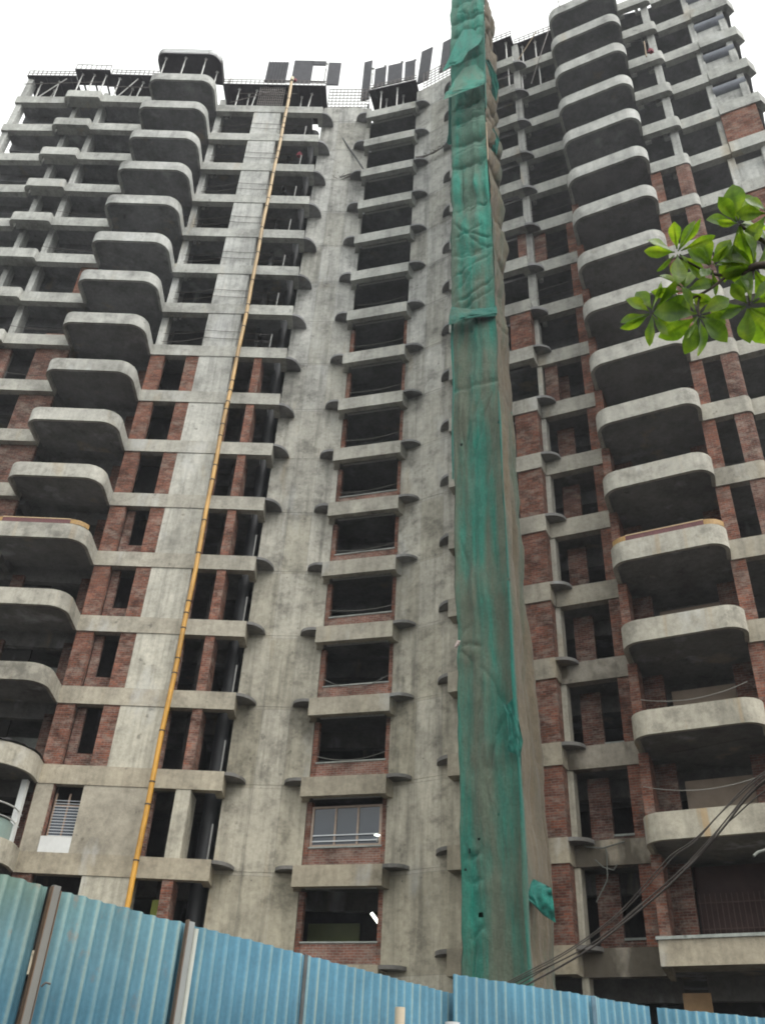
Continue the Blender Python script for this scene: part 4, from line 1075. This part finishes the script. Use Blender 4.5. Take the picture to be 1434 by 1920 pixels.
lp = on_plane(707, 1566, WIN[0], WIN[1], -.03)
root = empty('glow_spot', lp, 'small glowing spot at the right end of the glazed window rail', 'lamp')  # bright spot of the pane, built as a glowing body outside the glass
m = MB(); m.tube([(-.10, 0, 0), (-.07, 0, 0), (0, 0, 0), (.07, 0, 0), (.10, 0, 0)], [.01, .022, .032, .022, .01], 12); m.build('glowing_globe', lm, root)
m = MB(); m.tube([(0, .02, -.2), (0, .02, -.085)], .02, 6); m.build('bracket', MAT['prop'], root)

# ------------------------------------------------------------------ blue corrugated fence
def fencemat(name, blue, green):
    m, t, b = new_mat(name); g = NG(t)
    q = g.n('ShaderNodeSeparateXYZ'); g.l(g.P(), q.inputs[0])
    mr = g.n('ShaderNodeMapRange'); g.l(q.outputs['X'], mr.inputs[0]); mr.inputs[1].default_value = -1.6; mr.inputs[2].default_value = -.55; mr.inputs[3].default_value = 1; mr.inputs[4].default_value = 0
    mz = g.n('ShaderNodeMapRange'); g.l(q.outputs['Z'], mz.inputs[0]); mz.inputs[1].default_value = 1.9; mz.inputs[2].default_value = 2.42
    nn_ = g.ramp(g.noise(g.P((1, 1, .6)), 2.2, 5, .65), [(.3, .6), (.65, 1.0)])
    f = g.n('ShaderNodeMath', operation='MULTIPLY'); g.l(mr.outputs[0], f.inputs[0]); g.l(nn_, f.inputs[1])
    f2 = g.n('ShaderNodeMath', operation='MULTIPLY'); g.l(f.outputs[0], f2.inputs[0]); g.l(mz.outputs[0], f2.inputs[1])
    c = g.mix(blue, tuple(x * .8 for x in blue), g.noise(g.P((1, 1, .3)), 3, 4, .6))
    c = g.mix(c, green, f2.outputs[0])
    # worn pale crests
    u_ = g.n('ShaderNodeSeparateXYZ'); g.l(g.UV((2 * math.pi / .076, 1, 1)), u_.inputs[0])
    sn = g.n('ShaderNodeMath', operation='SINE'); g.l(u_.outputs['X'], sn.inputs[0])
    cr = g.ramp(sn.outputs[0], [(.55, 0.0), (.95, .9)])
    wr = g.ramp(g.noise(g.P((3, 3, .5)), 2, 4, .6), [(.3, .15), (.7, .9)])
    vl = g.ramp(sn.outputs[0], [(0.0, .68), (.5, 1.0)])  # troughs darkened in the colour to deepen the shading between ribs
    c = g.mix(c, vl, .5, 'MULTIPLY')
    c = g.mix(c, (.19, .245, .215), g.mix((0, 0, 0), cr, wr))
    du = g.ramp(g.noise(g.P((1, 1, .7)), 3.0, 6, .7), [(.35, .7), (.6, 1.0)]); c = g.mix(c, du, .9, 'MULTIPLY')
    ru = g.ramp(g.noise(g.P((1, 1, .8)), 7, 6, .75), [(.57, 0.0), (.68, .85)])
    rf = g.n('ShaderNodeMath', operation='MULTIPLY'); g.l(ru, rf.inputs[0]); g.l(mr.outputs[0], rf.inputs[1])
    c = g.mix(c, (.17, .10, .06), rf.outputs[0])
    sp = g.ramp(g.noise(g.P(), 60, 2, .6), [(.3, .85), (.7, 1.1)]); c = g.mix(c, sp, .6, 'MULTIPLY')
    g.l(c, b.inputs['Base Color']); b.inputs['Roughness'].default_value = .7; b.inputs['Specular IOR Level'].default_value = .25
    return m
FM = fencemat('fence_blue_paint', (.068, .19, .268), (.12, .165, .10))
FA, FB = Vector((-1.394, 3.714)), Vector((.562, 6.16)); fd = (FB - FA).normalized(); fn = Vector((-fd.y, fd.x))
def sfence(x, y=None, h=.8):
    """distance along the fence of photo column x at the fence top"""
    p = on_plane(x, 1640 + (x / 840) * 220, FA, FB); return (p.xy - FA).dot(fd)
fence = empty('corrugated_fence', (0, 5.5, 0), 'blue corrugated sheet fence with rusty posts along the bottom edge of the photo', 'fence')
FO_ = (0, -5.5, 0)
def sheet(A, d, s0, s1, ztop, off=0.0, dz=0.0, z0=0.0):
    n_ = Vector((-d.y, d.x)); m = MB(); vs = []; k = int((s1 - s0) / .0076)
    zs = [z0 + (ztop - z0) * i / 6 for i in range(7)]
    ph = 0
    for i in range(k + 1):
        s_ = s0 + (s1 - s0) * i / k
        a_ = .0105 * math.sin(2 * math.pi * s_ / .076)
        p = A + d * s_ - n_ * (a_ + off)
        for z in zs:
            w = .006 * noise.noise(Vector((s_ * 3, z * 2, s0)))
            zz = z + (dz * (s_ - s0) + .006 * noise.noise(Vector((s_ * 9, s0, 2))) if z == zs[-1] else 0)
            vs.append((p.x - n_.x * w, p.y - n_.y * w, zz))
    fs = []; uv = []
    for i in range(k):
        for j in range(6):
            fs.append([i * 7 + j, (i + 1) * 7 + j, (i + 1) * 7 + j + 1, i * 7 + j + 1])
            ua = s0 + (s1 - s0) * i / k; ub = s0 + (s1 - s0) * (i + 1) / k
            uv.append([(ua, zs[j]), (ub, zs[j]), (ub, zs[j + 1]), (ua, zs[j + 1])])
    m.add(vs, fs, uv, True)
    o = m.build('corrugated_sheet', FM, fence, FO_)
    md = o.modifiers.new('thickness', 'SOLIDIFY'); md.thickness = .0015
    return o
FZ = CAMZ + .8
sB = [sfence(x) for x in (92, 342, 567, 842)]
print('fence stations', [round(q, 2) for q in sB])
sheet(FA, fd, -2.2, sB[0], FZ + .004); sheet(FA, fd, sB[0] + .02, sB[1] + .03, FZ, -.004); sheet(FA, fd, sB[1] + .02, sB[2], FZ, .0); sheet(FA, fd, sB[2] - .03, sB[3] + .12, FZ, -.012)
G = [Vector((.574, 6.13)), Vector((1.53, 6.70)), Vector((2.06, 7.06)), Vector((6.5, 7.85))]
d1 = (G[1] - G[0]).normalized(); sheet(G[0], d1, 0, (G[1] - G[0]).length + .06, CAMZ + .893, .02)
d2 = (G[2] - G[1]).normalized(); sheet(G[1], d2, .0, (G[2] - G[1]).length - .03, CAMZ + .893, -.005)
d3 = (G[3] - G[2]).normalized(); sheet(G[2], d3, .03, (G[3] - G[2]).length, CAMZ + .893, 0, -.012)
rust = simple('rusty_angle', (.11, .10, .09), .8, .2, .5, 9, (1, 1, .4), .3, (.14, .08, .045))
greyst = simple('grey_strip', (.27, .28, .27), .7, .1, .3, 7, (1, 1, .3))
def strip_post(s0, s1, top, mat, name, off=.03, th=.012):
    p = FA + fd * s0 - fn * off; q = FA + fd * s1 - fn * off
    m = MB(); m.prism([tuple(p), tuple(q), tuple(q - fn * th), tuple(p - fn * th)], 0, top); return m.build(name, mat, fence, FO_)
strip_post(sB[0] - .003, sB[0] + .03, FZ + .006, simple('weathered_board', (.17, .165, .15), .85, 0, .35, 6, (1, 1, .3)), 'post', .02, .02)
strip_post(sB[0] + .031, sB[0] + .035, FZ - .01, rust, 'angle_edge', .02, .024)
strip_post(sB[0] - .008, sB[0] - .0035, FZ + .0, rust, 'angle_edge', .02, .022)
strip_post(sB[1] + .001, sB[1] + .008, FZ + .01, rust, 'angle_edge', .02, .02)
strip_post(sB[1] + .009, sB[1] + .045, FZ + .005, greyst, 'post', .02, .016)
m = MB()
q = FA + fd * (sB[1] + .058) - fn * .035; m.tube([(q.x, q.y, 0), (q.x, q.y, FZ - .02)], .012, 10); m.build('conduit', simple('pale_conduit', (.42, .43, .38), .5, 0, .2, 5), fence, FO_)
strip_post(sB[2] - .005, sB[2] + .02, FZ - .003, simple('dark_lap', (.09, .095, .095), .8, 0, .5, 6), 'lap_strip', .018, .006)
p = G[1] - Vector((-d1.y, d1.x)) * .04
m = MB(); m.box((p.x + .01, p.y - .0, CAMZ + .80), (.035, .006, .17), math.atan2(d1.y, d1.x)); m.build('patch', simple('patch_grey', (.10, .17, .22), .8, 0, .5, 12), fence, FO_)
# twig stuck on the fence, posts in front of it
m = MB(); p = on_plane(78, 1850, FA, FB, -.04); q = on_plane(95, 1845, FA, FB, -.05); m.tube([p, (p + q) / 2 + Vector((0, -.01, .008)), q], .004, 5)
tag(m.build('twig', MAT['wire']), 'short dark twig caught on the left part of the blue fence', 'twig')
p = at_y(750, 1889, 4.75)
pv = simple('beige_pvc', (.50, .42, .31), .5, 0, .15, 6)
m = MB(); m.tube([(p.x, p.y, 0), (p.x, p.y, p.z)], .024, 14); tag(m.build('short_post', pv), 'thin beige post just in front of the middle of the blue fence', 'post')
p = at_y(848, 1917, 4.75)
m = MB(); m.tube([(p.x, p.y, 0), (p.x, p.y, p.z)], .034, 14); tag(m.build('short_post', simple('white_post', (.55, .56, .55), .6, 0, .15, 6)), 'whitish post whose tip just shows at the bottom edge before the fence step', 'post')

# ------------------------------------------------------------------ overhead cables
cab = [
    ([(915, 1862), (950, 1842), (1000, 1816), (1060, 1784), (1130, 1736), (1180, 1690), (1240, 1622), (1262, 1600), (1300, 1575), (1340, 1535), (1392, 1480), (1434, 1446), (1520, 1385)], .006, 'uppermost dark cable sloping up to the right edge'),
    ([(915, 1866), (955, 1843), (1005, 1818), (1062, 1787), (1132, 1739), (1184, 1693), (1243, 1628), (1266, 1603), (1303, 1577), (1345, 1530), (1396, 1482), (1434, 1450), (1520, 1392)], .0055, 'thin cable twisted close under the uppermost one'),
    ([(925, 1866), (962, 1843), (1015, 1818), (1080, 1786), (1140, 1748), (1190, 1704), (1250, 1655), (1300, 1606), (1350, 1550), (1400, 1488), (1434, 1456), (1520, 1396)], .006, 'middle cable of the sloping bundle'),
    ([(940, 1866), (972, 1846), (1030, 1812), (1095, 1778), (1160, 1732), (1220, 1680), (1275, 1632), (1320, 1590), (1362, 1535), (1404, 1490), (1434, 1462), (1520, 1402)], .006, 'cable just above the thick lowest one'),
    ([(950, 1872), (985, 1848), (1040, 1818), (1110, 1776), (1180, 1722), (1240, 1672), (1290, 1625), (1330, 1582), (1360, 1546), (1400, 1495), (1434, 1466), (1520, 1408)], .010, 'thickest and lowest cable of the sloping bundle'),
    ([(1340, 1572), (1360, 1546), (1378, 1530), (1405, 1505), (1434, 1482), (1520, 1420)], .006, 'short cable branching off the bundle near the right edge'),
]
for pts, r_, lab in cab:
    P = []
    for x, y in pts: P.append(at_y(x, y, 13.0 - 5.0 * (x - 915) / 600 + random.uniform(-.05, .05)))
    F_ = []
    for i in range(len(P) - 1):
        a_ = P[max(i - 1, 0)]; b_ = P[i]; c_ = P[i + 1]; d_ = P[min(i + 2, len(P) - 1)]
        for s_ in range(6):
            t_ = s_ / 6; F_.append(.5 * ((2 * b_) + (c_ - a_) * t_ + (2 * a_ - 5 * b_ + 4 * c_ - d_) * t_ ** 2 + (3 * b_ - a_ - 3 * c_ + d_) * t_ ** 3))
    F_.append(P[-1])
    m = MB(); m.tube(F_, r_ * 1.15, 7); tag(m.build('overhead_cable', MAT['wire']), lab, 'cable', 'cables sloping across the lower right')
for pts, lab in (([(1134, 1588), (1137, 1600), (1138, 1650), (1117, 1692)], 'pale hose hanging straight down from a beam by the brick piers'), ([(1075, 1570), (1100, 1588), (1130, 1590), (1170, 1578)], 'loose pale cord draped along the water stained beam'), ([(1115, 1612), (1130, 1626), (1150, 1632), (1157, 1620)], 'small loop of hose under the water stained beam'),
                 ([(1412, 1605), (1420, 1598), (1434, 1594), (1450, 1592)], 'curved stub of pipe poking in from the right edge')):
    m = MB(); m.tube([on_plane(x, y, *R2, -.1) if x < 1300 else at_y(x, y, 12) for x, y in pts], .022, 6); tag(m.build('loose_hose', simple('hose_grey', (.15, .155, .135), .6)), lab, 'hose', 'loose hoses and cords at lower right')

# ------------------------------------------------------------------ tree whose branch reaches in at the right
bark = simple('bark', (.085, .065, .05), .9, 0, .45, 8, (1, 1, .3))
lfm = bpy.data.materials.new('leaf_green'); lfm.use_nodes = True; t = lfm.node_tree; b = t.nodes['Principled BSDF']; g = NG(t)
oi = g.noise(g.P(), 9, 3, .6)
c = g.ramp(oi, [(.32, (.035, .075, .012)), (.48, (.07, .13, .016)), (.66, (.14, .20, .03))])
ve = g.n('ShaderNodeSeparateXYZ'); g.l(g.UV(), ve.inputs[0])
wv = g.n('ShaderNodeMath', operation='SINE'); ml = g.n('ShaderNodeMath', operation='MULTIPLY'); g.l(ve.outputs['X'], ml.inputs[0]); ml.inputs[1].default_value = 42; g.l(ml.outputs[0], wv.inputs[0])
c2 = g.mix(c, g.ramp(wv.outputs[0], [(.7, 1.0), (1.0, 1.22)]), .6, 'MULTIPLY')
g.l(c2, b.inputs['Base Color']); b.inputs['Roughness'].default_value = .38; b.inputs['Specular IOR Level'].default_value = .45
tr = g.n('ShaderNodeBsdfTranslucent'); g.l(g.mix(c2, (2.7, 2.6, .7), 1.0, 'MULTIPLY'), tr.inputs['Color'])
ms = g.n('ShaderNodeMixShader'); ms.inputs[0].default_value = .5
out = t.nodes['Material Output']; g.l(b.outputs[0], ms.inputs[1]); g.l(tr.outputs[0], ms.inputs[2]); g.l(ms.outputs[0], out.inputs['Surface'])
tree = empty('almond_tree', (4.6, 2.2, 0), 'broad leaved tree reaching a leafy branch in from the right edge', 'tree')
TO = (-4.6, -2.2, 0)
DB = 5.0
bp = lambda x, y, d=DB: at_r(x, y, d)
m = MB()
tpath = [Vector((4.6, 2.2, 0)), Vector((4.55, 2.25, 1.5)), Vector((4.6, 2.35, 3.2)), Vector((4.5, 2.5, 4.6)), Vector((4.55, 2.6, 6.2))]
m.tube(tpath, [.2, .17, .15, .12, .09], 14); m.build('trunk', bark, tree, TO)
br0 = bp(1434, 497)
def smooth(P, n=6):
    F_ = []
    for i in range(len(P) - 1):
        a_ = P[max(i - 1, 0)]; b_ = P[i]; c_ = P[i + 1]; d_ = P[min(i + 2, len(P) - 1)]
        for s_ in range(n):
            t_ = s_ / n; F_.append(.5 * ((2 * b_) + (c_ - a_) * t_ + (2 * a_ - 5 * b_ + 4 * c_ - d_) * t_ ** 2 + (3 * b_ - a_ - 3 * c_ + d_) * t_ ** 3))
    F_.append(P[-1]); return F_
def branch(P, r0, r1):
    F_ = smooth(P); m = MB(); m.tube(F_, [r0 + (r1 - r0) * i / (len(F_) - 1) for i in range(len(F_))], 8); m.build('branch', bark, tree, TO)
branch([Vector((4.55, 2.45, 4.3)), Vector((3.6, 2.75, 4.9)), br0 + Vector((.5, -.05, -.05)), br0, bp(1400, 510, 5.0), bp(1362, 517, 4.98)], .034, .009)
branch([bp(1362, 517, 4.98), bp(1330, 512, 4.95), bp(1300, 497, 4.92), bp(1268, 480, 4.9)], .008, .005)
branch([bp(1362, 517, 4.98), bp(1330, 542, 4.9), bp(1295, 560, 4.85), bp(1255, 578, 4.82), bp(1222, 588, 4.8)], .008, .005)
branch([bp(1312, 553, 4.88), bp(1308, 572, 4.84), bp(1310, 592, 4.8)], .007, .005)
branch([bp(1434, 455, 5.1), bp(1412, 440, 5.1), bp(1385, 421, 5.08)], .012, .007)
branch([bp(1412, 505, 5.0), bp(1404, 535, 4.95), bp(1404, 572, 4.9)], .008, .005)
branch([br0 + Vector((.5, -.05, -.05)), bp(1470, 470, 5.12), bp(1434, 455, 5.1)], .02, .012)
IU, IR = _Up, _Rt
def leaf(m, base, ang, L, wr, tiltv, roll, curl, rng):
    """leaf from base; ang = direction in the picture plane (deg, 0 right, 90 up) for the twig it hangs on, tilt out of that plane"""
    d = (IR * math.cos(R(ang)) + IU * math.sin(R(ang))).normalized()
    nrm = -_F
    d = (d * math.cos(R(tiltv)) + nrm * math.sin(R(tiltv))).normalized()
    side = d.cross(nrm).normalized(); up = side.cross(d).normalized()
    side2 = side * math.cos(R(roll)) + up * math.sin(R(roll)); up2 = side2.cross(d)
    N = 9; vs = []; uv = []
    prof_ = [.05, .16, .34, .56, .78, .94, 1.0, .88, .55, .02]
    for i in range(N + 1):
        f = i / N; w = prof_[i] * wr * L * .47
        c_ = base + d * (L * f) + up2 * (-curl * L * f * f)
        for j in (-1, -.5, 0, .5, 1):
            ed = .03 * L * rng.uniform(-1, 1) if abs(j) == 1 and 0 < i < N else 0
            vs.append(c_ + side2 * (w * j + ed * .4) + up2 * (abs(j) * w * .28 + .015 * L * math.sin(f * 9 + j * 2)))
            uv.append((f, j))
    fs = [[i * 5 + j, i * 5 + j + 1, (i + 1) * 5 + j + 1, (i + 1) * 5 + j] for i in range(N) for j in range(4)]
    m.add(vs, fs, [[uv[q] for q in f] for f in fs], True)
    m.tube([base, base + d * (L * .5) + up2 * (-curl * L * .25 - .004), base + d * (L * .93) + up2 * (-curl * L * .86 - .003)], [.004, .0025, .001], 4)
PXM = 4.05 / FPX
def rosette(x, y, dist, leaves, seed):
    rng = random.Random(seed); c_ = bp(x, y, dist); m = MB()
    for a_, Lp, wr, tl in leaves:
        off_ = (IR * math.cos(R(a_)) + IU * math.sin(R(a_))) * .015
        leaf(m, c_ + off_ + _F * rng.uniform(-.02, .02), a_, Lp * PXM / max(.35, math.cos(R(tl))), wr, tl + rng.uniform(-18, 18), rng.uniform(-60, 60), rng.uniform(-.05, .4), rng)
    m.build('leaf_cluster', lfm, tree, TO)
# (angle, length in px, width ratio, tilt)
rosette(1268, 474, 4.9, [(105, 55, .5, 10), (70, 55, .38, 25), (150, 58, .6, -10), (182, 60, .45, 5), (225, 62, .22, 30), (262, 75, .5, 15), (320, 70, .5, -25), (20, 62, .3, 30), (50, 58, .22, 40), (290, 60, .45, 5)], 1)
rosette(1222, 586, 4.8, [(80, 60, .42, 15), (120, 55, .62, -5), (150, 50, .55, 20), (195, 62, .4, 5), (215, 58, .4, 25), (255, 62, .34, 20), (285, 58, .25, 35), (330, 70, .55, -15), (20, 62, .45, 20), (50, 60, .3, 35)], 2)
rosette(1310, 590, 4.8, [(175, 85, .6, 5), (215, 82, .6, 0), (252, 78, .55, 10), (285, 78, .62, -5), (315, 68, .6, 12), (350, 60, .55, -10), (30, 62, .62, 10), (75, 58, .6, -12), (130, 60, .5, 25), (235, 62, .2, 40)], 3)
rosette(1384, 420, 5.08, [(62, 68, .75, 0), (105, 76, .62, 5), (135, 60, .5, 25), (172, 65, .45, 8), (195, 40, .4, 40), (260, 95, .5, 10), (285, 90, .6, -10), (340, 55, .5, 15), (15, 70, .7, 0)], 4)
rosette(1404, 572, 4.9, [(140, 48, .6, 10), (188, 68, .5, 0), (205, 60, .35, 15), (255, 72, .6, 8), (290, 85, .7, -5), (330, 60, .6, 10), (20, 58, .45, 15), (55, 62, .4, 20), (95, 60, .55, -10)], 5)
rosette(1335, 500, 4.93, [(110, 62, .6, -5), (60, 60, .6, 5), (20, 66, .65, -8), (280, 52, .45, 5), (150, 55, .55, 20), (215, 50, .4, 35)], 6)
rosette(1282, 545, 4.86, [(100, 66, .6, 0), (60, 60, .6, -8), (190, 58, .4, 20), (20, 62, .5, 15), (140, 50, .5, 25), (265, 45, .4, 30), (330, 55, .5, 10)], 7)
rosette(1412, 500, 5.0, [(100, 66, .65, 0), (150, 72, .6, 10), (195, 60, .6, -8), (240, 66, .6, 5), (300, 70, .65, 8), (40, 66, .6, -5), (0, 66, .6, 5)], 8)
rosette(1372, 455, 5.02, [(250, 72, .45, 10), (280, 76, .5, -10), (220, 60, .5, 15), (310, 70, .5, 5)], 9)
rosette(1440, 400, 5.1, [(180, 60, .6, 5), (230, 66, .65, -5), (290, 66, .6, 8), (140, 50, .6, 10)], 10)
# the rest of the crown stands outside the frame, above and to the right
rng = random.Random(3)
for q in range(26):
    c_ = Vector((4.6 + rng.uniform(-.9, 1.6), 2.4 + rng.uniform(-1.8, 1.5), 5.6 + rng.uniform(-.6, 1.6))); m = MB()
    for i in range(8):
        leaf(m, c_, i * 45 + rng.uniform(-15, 15), .25, .55, rng.uniform(-30, 40), rng.uniform(-40, 40), .15, rng)
    m.build('leaf_cluster', lfm, tree, TO)
    branch([tpath[-2] + (tpath[-1] - tpath[-2]) * rng.random(), (c_ + tpath[-1]) / 2 + Vector((0, 0, -.2)), c_], .02, .006)

# ------------------------------------------------------------------ thin haze added to imitate the lens veil over upper floors
hz = bpy.data.materials.new('veil_haze'); hz.use_nodes = True; t = hz.node_tree; t.nodes.clear()
o_ = t.nodes.new('ShaderNodeOutputMaterial'); v_ = t.nodes.new('ShaderNodeVolumePrincipled')
v_.inputs['Color'].default_value = (.90, .93, 1.0, 1); v_.inputs['Density'].default_value = .0005; v_.inputs['Anisotropy'].default_value = .2
t.links.new(v_.outputs[0], o_.inputs['Volume'])
m = MB(); m.box((0, 0, 36), (1900, 1900, 74)); tag(m.build('veil_haze', hz), None, None, kind='stuff')
